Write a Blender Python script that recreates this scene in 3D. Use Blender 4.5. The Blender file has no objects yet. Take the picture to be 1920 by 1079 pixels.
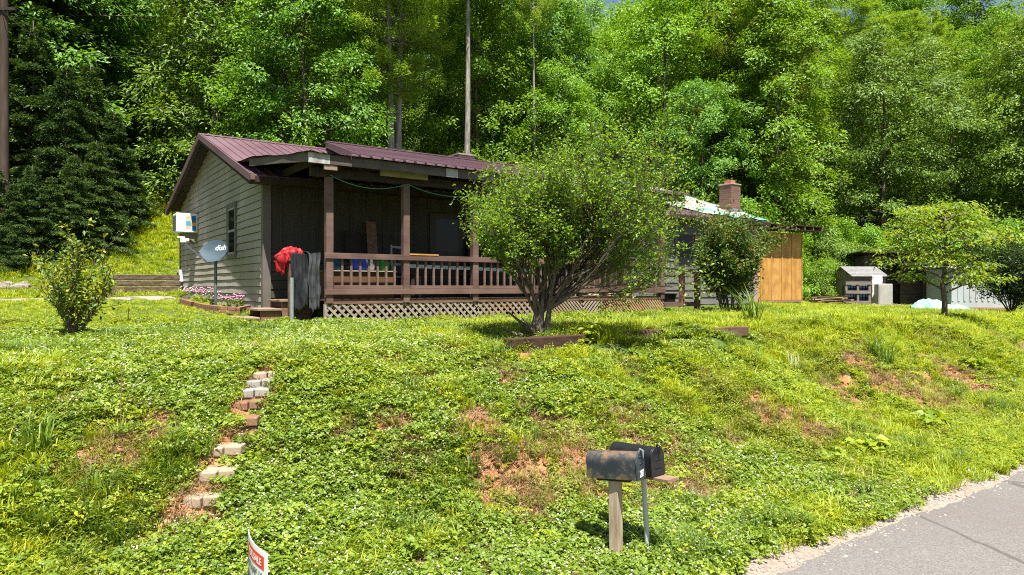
import bpy, math, random
import numpy as np
from mathutils import Vector, Matrix, noise as mnoise

scene = bpy.context.scene
COL = scene.collection
R = math.radians

# ------------------------------------------------------------------ camera, sky, sun, exposure
cam_d = bpy.data.cameras.new("camera")
cam_d.sensor_width = 36.0
cam_d.lens = 24.0
cam_d.clip_start = 0.05
cam_d.clip_end = 2000.0
cam = bpy.data.objects.new("camera", cam_d)
COL.objects.link(cam)
cam.location = (0.0, 0.0, 2.4)
cam.rotation_euler = (R(90), 0, 0)
scene.camera = cam

SUN_EL, SUN_AZ = R(67.0), R(166.0)          # azimuth clockwise from +Y
world = bpy.data.worlds.new("World")
scene.world = world
world.use_nodes = True
wn = world.node_tree.nodes
bg = wn["Background"]
sky = wn.new("ShaderNodeTexSky")
sky.sky_type = 'NISHITA'
sky.sun_disc = False
sky.sun_elevation = SUN_EL
sky.sun_rotation = SUN_AZ
sky.air_density = 1.0
sky.dust_density = 1.5
world.node_tree.links.new(sky.outputs[0], bg.inputs[0])
bg.inputs[1].default_value = 0.055
sun_d = bpy.data.lights.new("sun", 'SUN')
sun_d.energy = 5.0
sun_d.angle = R(0.53)
sun_d.color = (1.0, 0.95, 0.86)
sun = bpy.data.objects.new("sun", sun_d)
COL.objects.link(sun)
to_sun = Vector((math.sin(SUN_AZ) * math.cos(SUN_EL), math.cos(SUN_AZ) * math.cos(SUN_EL), math.sin(SUN_EL)))
sun.rotation_euler = to_sun.to_track_quat('Z', 'Y').to_euler()
sun.location = (0, 0, 60)
vs = scene.view_settings
vs.view_transform = 'Standard'
vs.look = 'None'
vs.gamma = 1.0
vs.exposure = 1.42
scene.render.engine = 'CYCLES'
scene.cycles.max_bounces = 7
scene.cycles.diffuse_bounces = 3
scene.cycles.transmission_bounces = 4
scene.cycles.transparent_max_bounces = 4
scene.cycles.use_denoising = False
scene.cycles.pixel_filter_type = 'BLACKMAN_HARRIS'
scene.cycles.filter_width = 1.05
scene.cycles.sample_clamp_indirect = 4.0

# ------------------------------------------------------------------ the plan: house axes u (along the porch), v (towards the back)
TH = R(35)
UX, UY = math.cos(TH), math.sin(TH)
OX, OY = -3.53, 13.1


def W(u, v, z=0.0):
    return Vector((OX + u * UX - v * UY, OY + u * UY + v * UX, z))


def uv_of(x, y):
    dx, dy = x - OX, y - OY
    return dx * UX + dy * UY, -dx * UY + dy * UX


def sstep(x, a, b):
    t = np.clip((x - a) / (b - a), 0, 1)
    return t * t * (3 - 2 * t)


PV = [-400, -40, -9.3, -8.7, -7.9, -7.0, -6.1, -5.2, -4.5, -2.0, 0.0, 2.2, 8.0, 13.0, 400]
PZ = [-0.3, -0.1, 0.0, 0.07, 0.16, 0.44, 0.95, 1.36, 1.54, 1.62, 1.67, 1.86, 2.02, 2.2, 2.2]


def yedge(x):
    a = OY + (12 + UY * (x - OX)) / UX + 2.5 * sstep(x, -11.0, -8.0)
    return np.minimum(a, 34.0)


def H(x, y):
    """height of the ground"""
    x = np.asarray(x, float)
    y = np.asarray(y, float)
    u, v = uv_of(x, y)
    wob = 0.35 * np.sin(u * 0.55 + 0.6) + 0.2 * np.sin(u * 1.37 + 2.0)
    z = np.interp(v + wob * sstep(v, -8.6, -6.8) * (1 - sstep(v, -3.5, -1.0)), PV, PZ)
    z = z - 0.022 * np.clip(u - 12, 0, 26) * sstep(v, -8.5, -4)
    e = np.clip(y - yedge(x), 0, 90)
    z = z + 0.38 * e * e / (e + 2.0)
    k = sstep(v, -8.9, -7.6)
    b = 0.035 * np.sin(x * 2.1 + 1.3 * np.sin(y * 1.1)) + 0.03 * np.sin(y * 2.9 + x * 1.3) + 0.02 * np.sin(x * 6.1 + y * 4.7) + 0.015 * np.sin(y * 8.3 - x * 5.9)
    bank = sstep(v, -8, -7) * (1 - sstep(v, -5, -3.5))
    return z + b * k * (0.5 + 1.0 * bank)


def hz(x, y):
    return float(H(x, y))


def ground_at(px, py):
    """where the sight line through a pixel of the 1920 px photograph meets the ground"""
    k = (px - 960) / 1280.0
    q = -(py - 540) / 1280.0
    last = 2.0
    for t in np.arange(2.0, 70, 0.02):
        if 2.4 + q * t < hz(k * t, t):
            break
        last = t
    return Vector((k * last, last, hz(k * last, last)))


# ------------------------------------------------------------------ helpers
def link_obj(o, parent=None):
    COL.objects.link(o)
    if parent is not None:
        o.parent = parent
    return o


def tag(o, label=None, cat=None, group=None, kind=None):
    if label: o["label"] = label
    if cat: o["category"] = cat
    if group: o["group"] = group
    if kind: o["kind"] = kind
    return o


def thing(name, label, cat, loc=(0, 0, 0), rz=0.0, group=None):
    o = bpy.data.objects.new(name, None)
    o.empty_display_size = 0.2
    o.location = loc
    o.rotation_euler = (0, 0, rz)
    COL.objects.link(o)
    return tag(o, label, cat, group)


def copy_tree(o, parent=None):
    c = o.copy()
    COL.objects.link(c)
    if parent is not None:
        c.parent = parent
    for ch in list(o.children):
        copy_tree(ch, c)
    return c


class MB:
    def __init__(s):
        s.v, s.f = [], []

    def add(s, vs_, fs):
        n = len(s.v)
        s.v += [tuple(p) for p in vs_]
        s.f += [tuple(i + n for i in f) for f in fs]
        return s

    def box(s, c, d, M=None):
        x, y, z = d[0] / 2, d[1] / 2, d[2] / 2
        P = [Vector((sx * x, sy * y, sz * z)) for sz in (-1, 1) for sy in (-1, 1) for sx in (-1, 1)]
        if M is not None:
            P = [M @ p for p in P]
        c = Vector(c)
        return s.add([p + c for p in P], [(0, 2, 3, 1), (4, 5, 7, 6), (0, 1, 5, 4), (2, 6, 7, 3), (0, 4, 6, 2), (1, 3, 7, 5)])

    def span(s, a, b):
        a, b = Vector(a), Vector(b)
        return s.box((a + b) / 2, [abs(b[i] - a[i]) for i in range(3)])

    def beam(s, a, b, w, h, up=(0, 0, 1)):
        a, b = Vector(a), Vector(b)
        d = (b - a).normalized()
        up = Vector(up)
        sd = d.cross(up)
        if sd.length < 1e-4:
            sd = d.cross(Vector((1, 0, 0)))
        sd.normalize()
        un = sd.cross(d).normalized()
        P = []
        for e in (a, b):
            for i, j in ((-1, -1), (1, -1), (1, 1), (-1, 1)):
                P.append(e + sd * (i * w / 2) + un * (j * h / 2))
        return s.add(P, [(0, 1, 2, 3), (7, 6, 5, 4), (0, 4, 5, 1), (1, 5, 6, 2), (2, 6, 7, 3), (3, 7, 4, 0)])

    def tube(s, pts, rad, n=8, cap=True):
        pts = [Vector(p) for p in pts]
        m = len(pts)
        if not hasattr(rad, '__len__'):
            rad = [rad] * m
        ref = None
        rings = []
        for i in range(m):
            d = (pts[min(i + 1, m - 1)] - pts[max(i - 1, 0)])
            if d.length < 1e-7: d = Vector((0, 0, 1))
            d.normalize()
            if ref is None:
                ref = d.orthogonal().normalized()
            a = (ref - d * ref.dot(d))
            if a.length < 1e-5: a = d.orthogonal()
            a.normalize()
            ref = a
            b = d.cross(a)
            rings.append([pts[i] + (a * math.cos(2 * math.pi * k / n) + b * math.sin(2 * math.pi * k / n)) * rad[i] for k in range(n)])
        P = [p for r in rings for p in r]
        F = []
        for i in range(m - 1):
            for k in range(n):
                k2 = (k + 1) % n
                F.append((i * n + k, i * n + k2, (i + 1) * n + k2, (i + 1) * n + k))
        if cap:
            F.append(tuple(range(n - 1, -1, -1)))
            F.append(tuple((m - 1) * n + k for k in range(n)))
        return s.add(P, F)

    def prism(s, poly, ext):
        """poly: 3-D points of a flat outline, pushed along ext"""
        n = len(poly)
        P = [Vector(p) for p in poly]
        e = Vector(ext)
        F = [tuple(range(n)), tuple(range(2 * n - 1, n - 1, -1))]
        for i in range(n):
            j = (i + 1) % n
            F.append((j, i, i + n, j + n))
        return s.add(P + [p + e for p in P], F)

    def build(s, name, mat, parent=None, smooth=False, bevel=0.0, loc=None):
        me = bpy.data.meshes.new(name)
        me.from_pydata(s.v, [], s.f)
        me.validate()
        import bmesh
        bm = bmesh.new()
        bm.from_mesh(me)
        bmesh.ops.recalc_face_normals(bm, faces=bm.faces)
        bm.to_mesh(me)
        bm.free()
        if smooth:
            me.shade_smooth()
            try:
                me.set_sharp_from_angle(angle=R(40))
            except Exception:
                pass
        if mat: me.materials.append(mat)
        o = bpy.data.objects.new(name, me)
        if loc is not None: o.location = loc
        link_obj(o, parent)
        if bevel:
            b = o.modifiers.new("bevel", 'BEVEL')
            b.width = bevel
            b.segments = 2
            b.limit_method = 'ANGLE'
        return o


def np_mesh(name, V, F, mats=(), mi=None, smooth=False):
    V = np.ascontiguousarray(V, np.float32)
    F = np.ascontiguousarray(F, np.int32)
    k = F.shape[1]
    me = bpy.data.meshes.new(name)
    me.vertices.add(len(V))
    me.vertices.foreach_set("co", V.ravel())
    me.loops.add(F.size)
    me.loops.foreach_set("vertex_index", F.ravel())
    me.polygons.add(len(F))
    me.polygons.foreach_set("loop_start", np.arange(0, F.size, k, dtype=np.int32))
    if mi is not None:
        me.polygons.foreach_set("material_index", np.asarray(mi, np.int32))
    for m in mats: me.materials.append(m)
    me.update(calc_edges=True)
    if smooth: me.shade_smooth()
    return me


# ------------------------------------------------------------------ materials
def newmat(name):
    m = bpy.data.materials.new(name)
    m.use_nodes = True
    nt = m.node_tree
    return m, nt, nt.nodes["Principled BSDF"]


def ramp(nt, fac, stops):
    r = nt.nodes.new("ShaderNodeValToRGB")
    els = r.color_ramp.elements
    while len(els) < len(stops): els.new(0.5)
    for e, (p, c) in zip(els, stops):
        e.position = p
        e.color = (c[0], c[1], c[2], 1)
    nt.links.new(fac, r.inputs[0])
    return r.outputs[0]


def M(name, c1, c2=None, scale=(4, 4, 4), rough=0.7, bump=0.0, metal=0.0, c3=None, detail=6.0, spec=0.3, lo=0.35, hi=0.68, big=None):
    m, nt, b = newmat(name)
    b.inputs["Roughness"].default_value = rough
    b.inputs["Metallic"].default_value = metal
    b.inputs["Specular IOR Level"].default_value = spec
    if c2 is None: c2 = tuple(x * 0.8 for x in c1)
    tc = nt.nodes.new("ShaderNodeTexCoord")
    mp = nt.nodes.new("ShaderNodeMapping")
    mp.inputs["Scale"].default_value = scale
    nt.links.new(tc.outputs["Object"], mp.inputs[0])
    nz = nt.nodes.new("ShaderNodeTexNoise")
    nz.inputs["Scale"].default_value = 1.0
    nz.inputs["Detail"].default_value = detail
    nz.inputs["Roughness"].default_value = 0.65
    nt.links.new(mp.outputs[0], nz.inputs["Vector"])
    stops = [(lo, c1), (hi, c2)] if c3 is None else [(lo, c1), ((lo + hi) / 2, c2), (hi, c3)]
    col = ramp(nt, nz.outputs["Fac"], stops)
    if big is not None:      # large soft blotches of dirt or fading
        n2 = nt.nodes.new("ShaderNodeTexNoise")
        n2.inputs["Scale"].default_value = big[1]
        n2.inputs["Detail"].default_value = 4
        nt.links.new(tc.outputs["Object"], n2.inputs["Vector"])
        fac = ramp(nt, n2.outputs["Fac"], [(0.42, (0, 0, 0)), (0.62, (big[2],) * 3)])
        mx = nt.nodes.new("ShaderNodeMix")
        mx.data_type = 'RGBA'
        nt.links.new(fac, mx.inputs["Factor"])
        nt.links.new(col, mx.inputs["A"])
        mx.inputs["B"].default_value = (*big[0], 1)
        col = mx.outputs["Result"]
    nt.links.new(col, b.inputs["Base Color"])
    if bump:
        bp = nt.nodes.new("ShaderNodeBump")
        bp.inputs["Strength"].default_value = bump
        bp.inputs["Distance"].default_value = 0.02
        nt.links.new(nz.outputs["Fac"], bp.inputs["Height"])
        nt.links.new(bp.outputs[0], b.inputs["Normal"])
    return m


def leafmat(name, stops, trans=0.35, tint=1.25, rough=0.5, objvar=0.35):
    """leaves: each leaf its own hue, each plant its own cast, light passing through"""
    m, nt, b = newmat(name)
    L = nt.links
    geo = nt.nodes.new("ShaderNodeNewGeometry")
    oi = nt.nodes.new("ShaderNodeObjectInfo")
    ma = nt.nodes.new("ShaderNodeMath")
    ma.operation = 'MULTIPLY_ADD'
    ma.inputs[1].default_value = objvar
    L.new(oi.outputs["Random"], ma.inputs[0])
    mb = nt.nodes.new("ShaderNodeMath")
    mb.operation = 'MULTIPLY'
    mb.inputs[1].default_value = 1 - objvar
    L.new(geo.outputs["Random Per Island"], mb.inputs[0])
    L.new(mb.outputs[0], ma.inputs[2])
    col = ramp(nt, ma.outputs[0], stops)
    L.new(col, b.inputs["Base Color"])
    b.inputs["Roughness"].default_value = rough
    b.inputs["Specular IOR Level"].default_value = 0.35
    tr = nt.nodes.new("ShaderNodeBsdfTranslucent")
    tm = nt.nodes.new("ShaderNodeMix")
    tm.data_type = 'RGBA'
    tm.blend_type = 'MULTIPLY'
    tm.inputs["Factor"].default_value = 1
    tm.clamp_result = False
    L.new(col, tm.inputs["A"])
    tm.inputs["B"].default_value = (1.5 * tint, 1.35 * tint, 0.5, 1)
    L.new(tm.outputs["Result"], tr.inputs["Color"])
    mx = nt.nodes.new("ShaderNodeMixShader")
    mx.inputs[0].default_value = trans
    L.new(b.outputs[0], mx.inputs[1])
    L.new(tr.outputs[0], mx.inputs[2])
    L.new(mx.outputs[0], nt.nodes["Material Output"].inputs["Surface"])
    return m


PLUM = M("plum metal roofing", (0.100, 0.050, 0.068), (0.135, 0.074, 0.094), (1.2, 1.2, 3), 0.42, 0.0, 0.0, spec=0.5, big=((0.175, 0.112, 0.128), 0.5, 0.5))
BROWN = M("brown painted timber", (0.075, 0.040, 0.033), (0.115, 0.064, 0.052), (3, 3, 14), 0.62, 0.25, big=((0.20, 0.135, 0.11), 1.3, 0.5))
BROWNH = M("brown painted boards", (0.075, 0.040, 0.033), (0.115, 0.064, 0.052), (2, 6, 30), 0.62, 0.25, big=((0.20, 0.13, 0.105), 1.1, 0.5))
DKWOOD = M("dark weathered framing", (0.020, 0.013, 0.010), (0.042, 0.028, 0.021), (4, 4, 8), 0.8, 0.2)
FASCIA = M("grey brown fascia board", (0.060, 0.046, 0.040), (0.095, 0.074, 0.064), (1.5, 4, 24), 0.7, 0.25, big=((0.17, 0.15, 0.13), 1.6, 0.35))
SIDING = M("khaki lap siding", (0.290, 0.256, 0.222), (0.405, 0.365, 0.322), (3, 2.6, 1.1), 0.6, 0.12, big=((0.25, 0.222, 0.175), 0.45, 0.7))
TRIM = M("taupe corner trim", (0.11, 0.095, 0.085), (0.145, 0.125, 0.110), (6, 6, 3), 0.6, 0.1)
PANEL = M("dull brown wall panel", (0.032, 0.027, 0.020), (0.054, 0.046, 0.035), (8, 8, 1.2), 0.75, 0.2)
LAPGREY = M("grey lap boards", (0.105, 0.100, 0.098), (0.15, 0.142, 0.135), (1.5, 4, 14), 0.7, 0.15)
LATT = M("weathered lattice", (0.200, 0.165, 0.125), (0.330, 0.285, 0.225), (9, 9, 9), 0.8, 0.2, big=((0.25, 0.13, 0.06), 0.8, 0.55))
DECK = M("worn deck boards", (0.06, 0.043, 0.03), (0.10, 0.075, 0.055), (1.5, 9, 4), 0.8, 0.2)
PLY = M("orange plywood sheathing", (0.36, 0.172, 0.034), (0.48, 0.25, 0.058), (5, 5, 0.9), 0.7, 0.1, c3=(0.52, 0.29, 0.10), big=((0.27, 0.12, 0.035), 2.6, 0.6))
BATTEN = M("pale orange batten", (0.34, 0.165, 0.05), (0.46, 0.26, 0.10), (9, 9, 2), 0.75)
BRICK_C = ((0.10, 0.042, 0.028), (0.17, 0.075, 0.048))
GLASS, _nt, _b = newmat("dark window glass")
_b.inputs["Base Color"].default_value = (0.012, 0.014, 0.016, 1)
_b.inputs["Roughness"].default_value = 0.08
_b.inputs["Specular IOR Level"].default_value = 0.2
WHITE = M("white enamel", (0.78, 0.78, 0.76), (0.68, 0.68, 0.66), (6, 6, 6), 0.4, big=((0.5, 0.46, 0.40), 3.0, 0.25))
GALV = M("galvanised steel", (0.30, 0.32, 0.33), (0.42, 0.44, 0.45), (30, 30, 12), 0.42, 0.05, 0.6)
BLACKP = M("black plastic", (0.010, 0.010, 0.012), (0.02, 0.02, 0.022), (8, 8, 8), 0.38, 0.1)
BARK = M("grey brown bark", (0.050, 0.038, 0.028), (0.135, 0.110, 0.088), (10, 10, 2.5), 0.9, 0.8)
BARKP = M("pale pine bark", (0.13, 0.115, 0.10), (0.36, 0.33, 0.295), (9, 9, 2.2), 0.9, 0.8)
BARKT = M("grey twig bark", (0.060, 0.045, 0.033), (0.150, 0.120, 0.092), (20, 20, 9), 0.85, 0.4)


def brickmat(name, c1, c2, mortar, w=0.2, h=0.075):
    m, nt, b = newmat(name)
    tc = nt.nodes.new("ShaderNodeTexCoord")
    # bricks run around the shaft: use x + y as the horizontal coordinate
    sp = nt.nodes.new("ShaderNodeSeparateXYZ")
    nt.links.new(tc.outputs["Object"], sp.inputs[0])
    ad = nt.nodes.new("ShaderNodeMath")
    nt.links.new(sp.outputs[0], ad.inputs[0])
    nt.links.new(sp.outputs[1], ad.inputs[1])
    cb = nt.nodes.new("ShaderNodeCombineXYZ")
    nt.links.new(ad.outputs[0], cb.inputs[0])
    nt.links.new(sp.outputs[2], cb.inputs[1])
    br = nt.nodes.new("ShaderNodeTexBrick")
    br.inputs["Color1"].default_value = (*c1, 1)
    br.inputs["Color2"].default_value = (*c2, 1)
    br.inputs["Mortar"].default_value = (*mortar, 1)
    br.inputs["Scale"].default_value = 1
    br.inputs["Mortar Size"].default_value = 0.008
    br.inputs["Brick Width"].default_value = w
    br.inputs["Row Height"].default_value = h
    nt.links.new(cb.outputs[0], br.inputs["Vector"])
    nt.links.new(br.outputs["Color"], b.inputs["Base Color"])
    bp = nt.nodes.new("ShaderNodeBump")
    bp.inputs["Strength"].default_value = 0.6
    bp.inputs["Distance"].default_value = 0.01
    bp.invert = True
    nt.links.new(br.outputs["Fac"], bp.inputs["Height"])
    nt.links.new(bp.outputs[0], b.inputs["Normal"])
    b.inputs["Roughness"].default_value = 0.85
    return m


BRICK = brickmat("red brown brick", *BRICK_C, (0.13, 0.105, 0.09))


def cracked(m, scale=0.9, dark=(0.03, 0.03, 0.03)):
    """thin crack lines and tar over an existing material's base colour"""
    nt = m.node_tree
    b = nt.nodes["Principled BSDF"]
    lk = b.inputs["Base Color"].links[0]
    src = lk.from_socket
    tc = nt.nodes.new("ShaderNodeTexCoord")
    nz = nt.nodes.new("ShaderNodeTexNoise")
    nz.inputs["Scale"].default_value = 3
    nt.links.new(tc.outputs["Object"], nz.inputs["Vector"])
    mv = nt.nodes.new("ShaderNodeMix")
    mv.data_type = 'RGBA'
    mv.inputs["Factor"].default_value = 0.12
    nt.links.new(tc.outputs["Object"], mv.inputs["A"])
    nt.links.new(nz.outputs["Color"], mv.inputs["B"])
    vo = nt.nodes.new("ShaderNodeTexVoronoi")
    vo.feature = 'DISTANCE_TO_EDGE'
    vo.inputs["Scale"].default_value = scale
    nt.links.new(mv.outputs["Result"], vo.inputs["Vector"])
    fac = ramp(nt, vo.outputs["Distance"], [(0.004, (1, 1, 1)), (0.012, (0, 0, 0))])
    mx = nt.nodes.new("ShaderNodeMix")
    mx.data_type = 'RGBA'
    nt.links.new(fac, mx.inputs["Factor"])
    nt.links.new(src, mx.inputs["A"])
    mx.inputs["B"].default_value = (*dark, 1)
    nt.links.new(mx.outputs["Result"], b.inputs["Base Color"])
    return m


def text_mesh(txt, size, mat, name, parent, M4, extrude=0.001, bold=False, shear=0.0, warp=None, offset=0.0):
    cu = bpy.data.curves.new(name, 'FONT')
    cu.body = txt
    cu.size = size
    cu.extrude = extrude
    cu.align_x = 'LEFT'
    cu.shear = shear
    cu.offset = offset
    t = bpy.data.objects.new(name, cu)
    COL.objects.link(t)
    bpy.context.view_layer.update()
    me = bpy.data.meshes.new_from_object(t.evaluated_get(bpy.context.evaluated_depsgraph_get()))
    bpy.data.objects.remove(t)
    bpy.data.curves.remove(cu)
    me.transform(M4)
    if warp:
        for v in me.vertices: v.co = warp(v.co)
    me.materials.clear()
    me.materials.append(mat)
    o = bpy.data.objects.new(name, me)
    return link_obj(o, parent)

# ------------------------------------------------------------------ ground, road, driveway
BARE = []          # (x, y, radius) of worn red-clay patches on the bank
for px, py, r in ((205, 842, .30), (285, 800, .28), (290, 770, .18), (950, 885, .42), (990, 935, .30), (1010, 860, .30), (1085, 840, .35), (1240, 955, .30), (1300, 900, .42),
                  (1290, 860, .30), (1335, 865, .26), (1590, 745, .40), (1650, 700, .5), (1690, 745, .35), (1750, 735, .6), (1800, 700, .6), (885, 790, .20), (640, 795, .14), (900, 1060, .26), (790, 1060, .16),
                  (1200, 830, .28), (1440, 770, .3), (760, 800, .14), (1000, 760, .25), (955, 700, .25), (1000, 670, .25), (395, 985, .12), (350, 975, .12), (715, 790, .12), (1120, 900, .3),
                  (1215, 905, .3), (1880, 640, .6), (1510, 805, .3), (1380, 830, .25)):
    p = ground_at(px, py)
    BARE.append((p.x, p.y, r))
for px, py in ((495, 714), (484, 735), (470, 755), (455, 785), (448, 812), (415, 862), (403, 905), (376, 955), (360, 985)):
    p = ground_at(px, py)
    BARE.append((p.x, p.y, .20))


def bare_at(x, y):
    x = np.asarray(x, float)
    y = np.asarray(y, float)
    b = np.zeros_like(x)
    for cx, cy, r in BARE:
        d = np.hypot((x - cx) * 1.0, (y - cy) * 0.8) / r
        w = 0.35 * np.sin(x * 9 + cy * 5) * np.sin(y * 8 + cx * 7) + 0.2 * np.sin(x * 23 + y * 17)
        b = np.maximum(b, np.clip(1.35 - d + w, 0, 1))
    return b


def knots(a, b, fa, fb, fine, grow=1.25):
    out = list(np.arange(fa, fb + 1e-6, fine))
    s, x = fine, fb
    while x < b:
        s = min(s * grow, 12)
        x += s
        out.append(x)
    s, x = fine, fa
    while x > a:
        s = min(s * grow, 12)
        x -= s
        out.insert(0, x)
    return np.array(out)


ku = knots(-160, 200, -12, 26, 0.16)
kv = knots(-120, 180, -9.2, 2.2, 0.12)
gu, gv = np.meshgrid(ku, kv, indexing='ij')
gx = OX + gu * UX - gv * UY
gy = OY + gu * UY + gv * UX
gzv = H(gx, gy)
rng = np.random.default_rng(5)
fine = (gu > -12) & (gu < 26) & (gv > -8.6) & (gv < 2)
br_ = bare_at(gx, gy)
gzv = gzv + np.where(fine, rng.normal(0, 0.008, gzv.shape) - 0.03 * br_, 0)
n1, n2 = gu.shape
idx = np.arange(n1 * n2).reshape(n1, n2)
F = np.stack([idx[:-1, :-1], idx[1:, :-1], idx[1:, 1:], idx[:-1, 1:]], -1).reshape(-1, 4)
m, nt, bs = newmat("grassy clay ground")
tc = nt.nodes.new("ShaderNodeTexCoord")
def tex(scale, detail=6, rough=0.65):
    n = nt.nodes.new("ShaderNodeTexNoise")
    n.inputs["Scale"].default_value = scale
    n.inputs["Detail"].default_value = detail
    n.inputs["Roughness"].default_value = rough
    nt.links.new(tc.outputs["Object"], n.inputs["Vector"])
    return n.outputs["Fac"]
def mixc(f, a, b_):
    x = nt.nodes.new("ShaderNodeMix")
    x.data_type = 'RGBA'
    nt.links.new(f, x.inputs["Factor"])
    nt.links.new(a, x.inputs["A"])
    nt.links.new(b_, x.inputs["B"])
    return x.outputs["Result"]
green = ramp(nt, tex(9), [(0.35, (0.040, 0.070, 0.012)), (0.55, (0.075, 0.110, 0.022)), (0.72, (0.17, 0.15, 0.060))])
clay = ramp(nt, tex(7, 8), [(0.30, (0.16, 0.065, 0.028)), (0.46, (0.30, 0.135, 0.062)), (0.6, (0.36, 0.215, 0.12)), (0.75, (0.33, 0.255, 0.16))])
at = nt.nodes.new("ShaderNodeAttribute")
at.attribute_name = "bare"
sm = nt.nodes.new("ShaderNodeMath")
sm.operation = 'ADD'
nt.links.new(at.outputs["Fac"], sm.inputs[0])
n_ = nt.nodes.new("ShaderNodeMath")
n_.operation = 'SUBTRACT'
nt.links.new(tex(5, 6), n_.inputs[0])
n_.inputs[1].default_value = 0.55
nt.links.new(n_.outputs[0], sm.inputs[1])
fc = ramp(nt, sm.outputs[0], [(0.12, (0, 0, 0)), (0.32, (1, 1, 1))])
nt.links.new(mixc(fc, green, clay), bs.inputs["Base Color"])
bs.inputs["Roughness"].default_value = 0.95
bs.inputs["Specular IOR Level"].default_value = 0.1
bp = nt.nodes.new("ShaderNodeBump")
bp.inputs["Strength"].default_value = 0.7
bp.inputs["Distance"].default_value = 0.05
nt.links.new(tex(14, 8), bp.inputs["Height"])
nt.links.new(bp.outputs[0], bs.inputs["Normal"])
me = np_mesh("ground", np.stack([gx, gy, gzv], -1).reshape(-1, 3), F, [m], smooth=True)
a = me.attributes.new("bare", 'FLOAT', 'POINT')
a.data.foreach_set("value", br_.ravel().astype(np.float32))
tag(link_obj(bpy.data.objects.new("ground", me)), kind="structure")


def strip(name, us, edge_lo, edge_hi, mat, lift, nv=8):
    """a sheet laid over the ground between two edges, in house axes"""
    V_, F_ = [], []
    for i, u in enumerate(us):
        for j in range(nv + 1):
            v = edge_lo(u) + (edge_hi(u) - edge_lo(u)) * j / nv
            p = W(u, v)
            V_.append((p.x, p.y, hz(p.x, p.y) + lift))
    for i in range(len(us) - 1):
        for j in range(nv):
            F_.append((i * (nv + 1) + j, (i + 1) * (nv + 1) + j, (i + 1) * (nv + 1) + j + 1, i * (nv + 1) + j + 1))
    me = np_mesh(name, V_, F_, [mat], smooth=True)
    return tag(link_obj(bpy.data.objects.new(name, me)), kind="structure")


def wig(u, s, a):
    return a * (math.sin(u * 1.7 + s) + 0.6 * math.sin(u * 4.3 + 2 * s) + 0.4 * math.sin(u * 9.1 + 3 * s))


ASPH = M("worn grey asphalt", (0.115, 0.106, 0.100), (0.165, 0.153, 0.144), (60, 60, 60), 0.9, 0.8, c3=(0.225, 0.208, 0.196), detail=12, lo=0.36, hi=0.66, big=((0.125, 0.110, 0.102), 0.30, 0.6))
GRAV = M("pale shoulder gravel", (0.14, 0.112, 0.090), (0.270, 0.238, 0.208), (30, 30, 30), 0.95, 1.0, c3=(0.38, 0.355, 0.325), detail=10, lo=0.3, hi=0.72, big=((0.22, 0.15, 0.10), 1.2, 0.4))
cracked(ASPH, 0.42, (0.095, 0.088, 0.083))
us = np.concatenate([np.arange(-60, -8, 2.0), np.arange(-8, 20, 0.12), np.arange(20, 90, 2.0)])
strip("road_shoulder", us, lambda u: -9.75, lambda u: -9.00 + wig(u, 1.0, 0.09) + 0.05 * math.sin(u * 17) * math.sin(u * 7.3), GRAV, 0.004, 6)
strip("road", us, lambda u: -15.2, lambda u: -9.33 + wig(u, 4.0, 0.028) + 0.02 * math.sin(u * 23) * math.sin(u * 9.1), ASPH, 0.010, 8)
dus = np.arange(-40, -0.9, 0.4)
strip("gravel_driveway", dus, lambda u: 9.0 + 0.10 * wig(u, 1, 1) - 0.02 * max(0, -u - 12), lambda u: 10.5 + 0.10 * wig(u, 2, 1) - 0.02 * max(0, -u - 12), GRAV, 0.012, 6)

# ------------------------------------------------------------------ the house, in its own axes
HO = thing("house", "low wooden house with plum metal roof, khaki lap gable and long railed front porch", "house", (OX, OY, 0), TH)
UG = -0.58          # gable wall plane
VF, VB = 2.2, 12.3  # front and back walls
RV, RZ = 7.0, 6.50  # ridge
UE = 16.3


def zroof(v):
    return 4.72 + (v - 1.75) * 0.339 if v < RV else RZ - (v - RV) * 0.27


def vspan(z):
    a = max(VF, 1.75 + (z - 4.72) / 0.339)
    b = min(VB, RV + (RZ - z) / 0.27)
    return a, b


# gable end: backing, lap courses, corner trim
mb = MB()
mb.prism([(UG, VF, 1.7), (UG, VB, 1.7), (UG, VB, zroof(VB) - .06), (UG, RV, RZ - .06), (UG, VF, zroof(VF) - .06)], (0.12, 0, 0))
z = 1.92
ch = 0.170
while z < RZ - 0.25:
    a0, b0 = vspan(z + 0.06)
    a1, b1 = vspan(min(z + ch + 0.06, RZ - .08))
    if b1 - a1 < 0.1: break
    o0, o1 = UG - 0.050, UG - 0.030
    ns = 14
    V_, F_ = [], []
    for i in range(ns + 1):
        t = i / ns
        ya, yb = a0 + (b0 - a0) * t, a1 + (b1 - a1) * t
        w_ = 0.006 * math.sin(ya * 1.9 + z * 7) + 0.004 * math.sin(ya * 5.3 + z * 13)      # old boards have crept and bowed
        V_ += [(o0 + w_ * .4, ya, z + w_ * .5), (o1, yb, z + ch - 0.016 + w_ * .5), (UG, ya, z + w_ * .5)]
    for i in range(ns):
        k = 3 * i
        F_ += [(k, k + 3, k + 4, k + 1), (k, k + 2, k + 5, k + 3)]
    mb.add(V_, F_)
    z += ch
o = mb.build("gable_siding", SIDING, HO)
mb = MB()
mb.span((UG - 0.060, VF - 0.035, 1.8), (UG + 0.11, VF + 0.11, 4.82))
mb.build("corner_trim", TRIM, HO)
MB().span((UG - 0.060, VB - 0.10, 1.9), (UG + 0.02, VB + 0.03, 4.98)).build("corner_trim", TRIM, HO)
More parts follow.
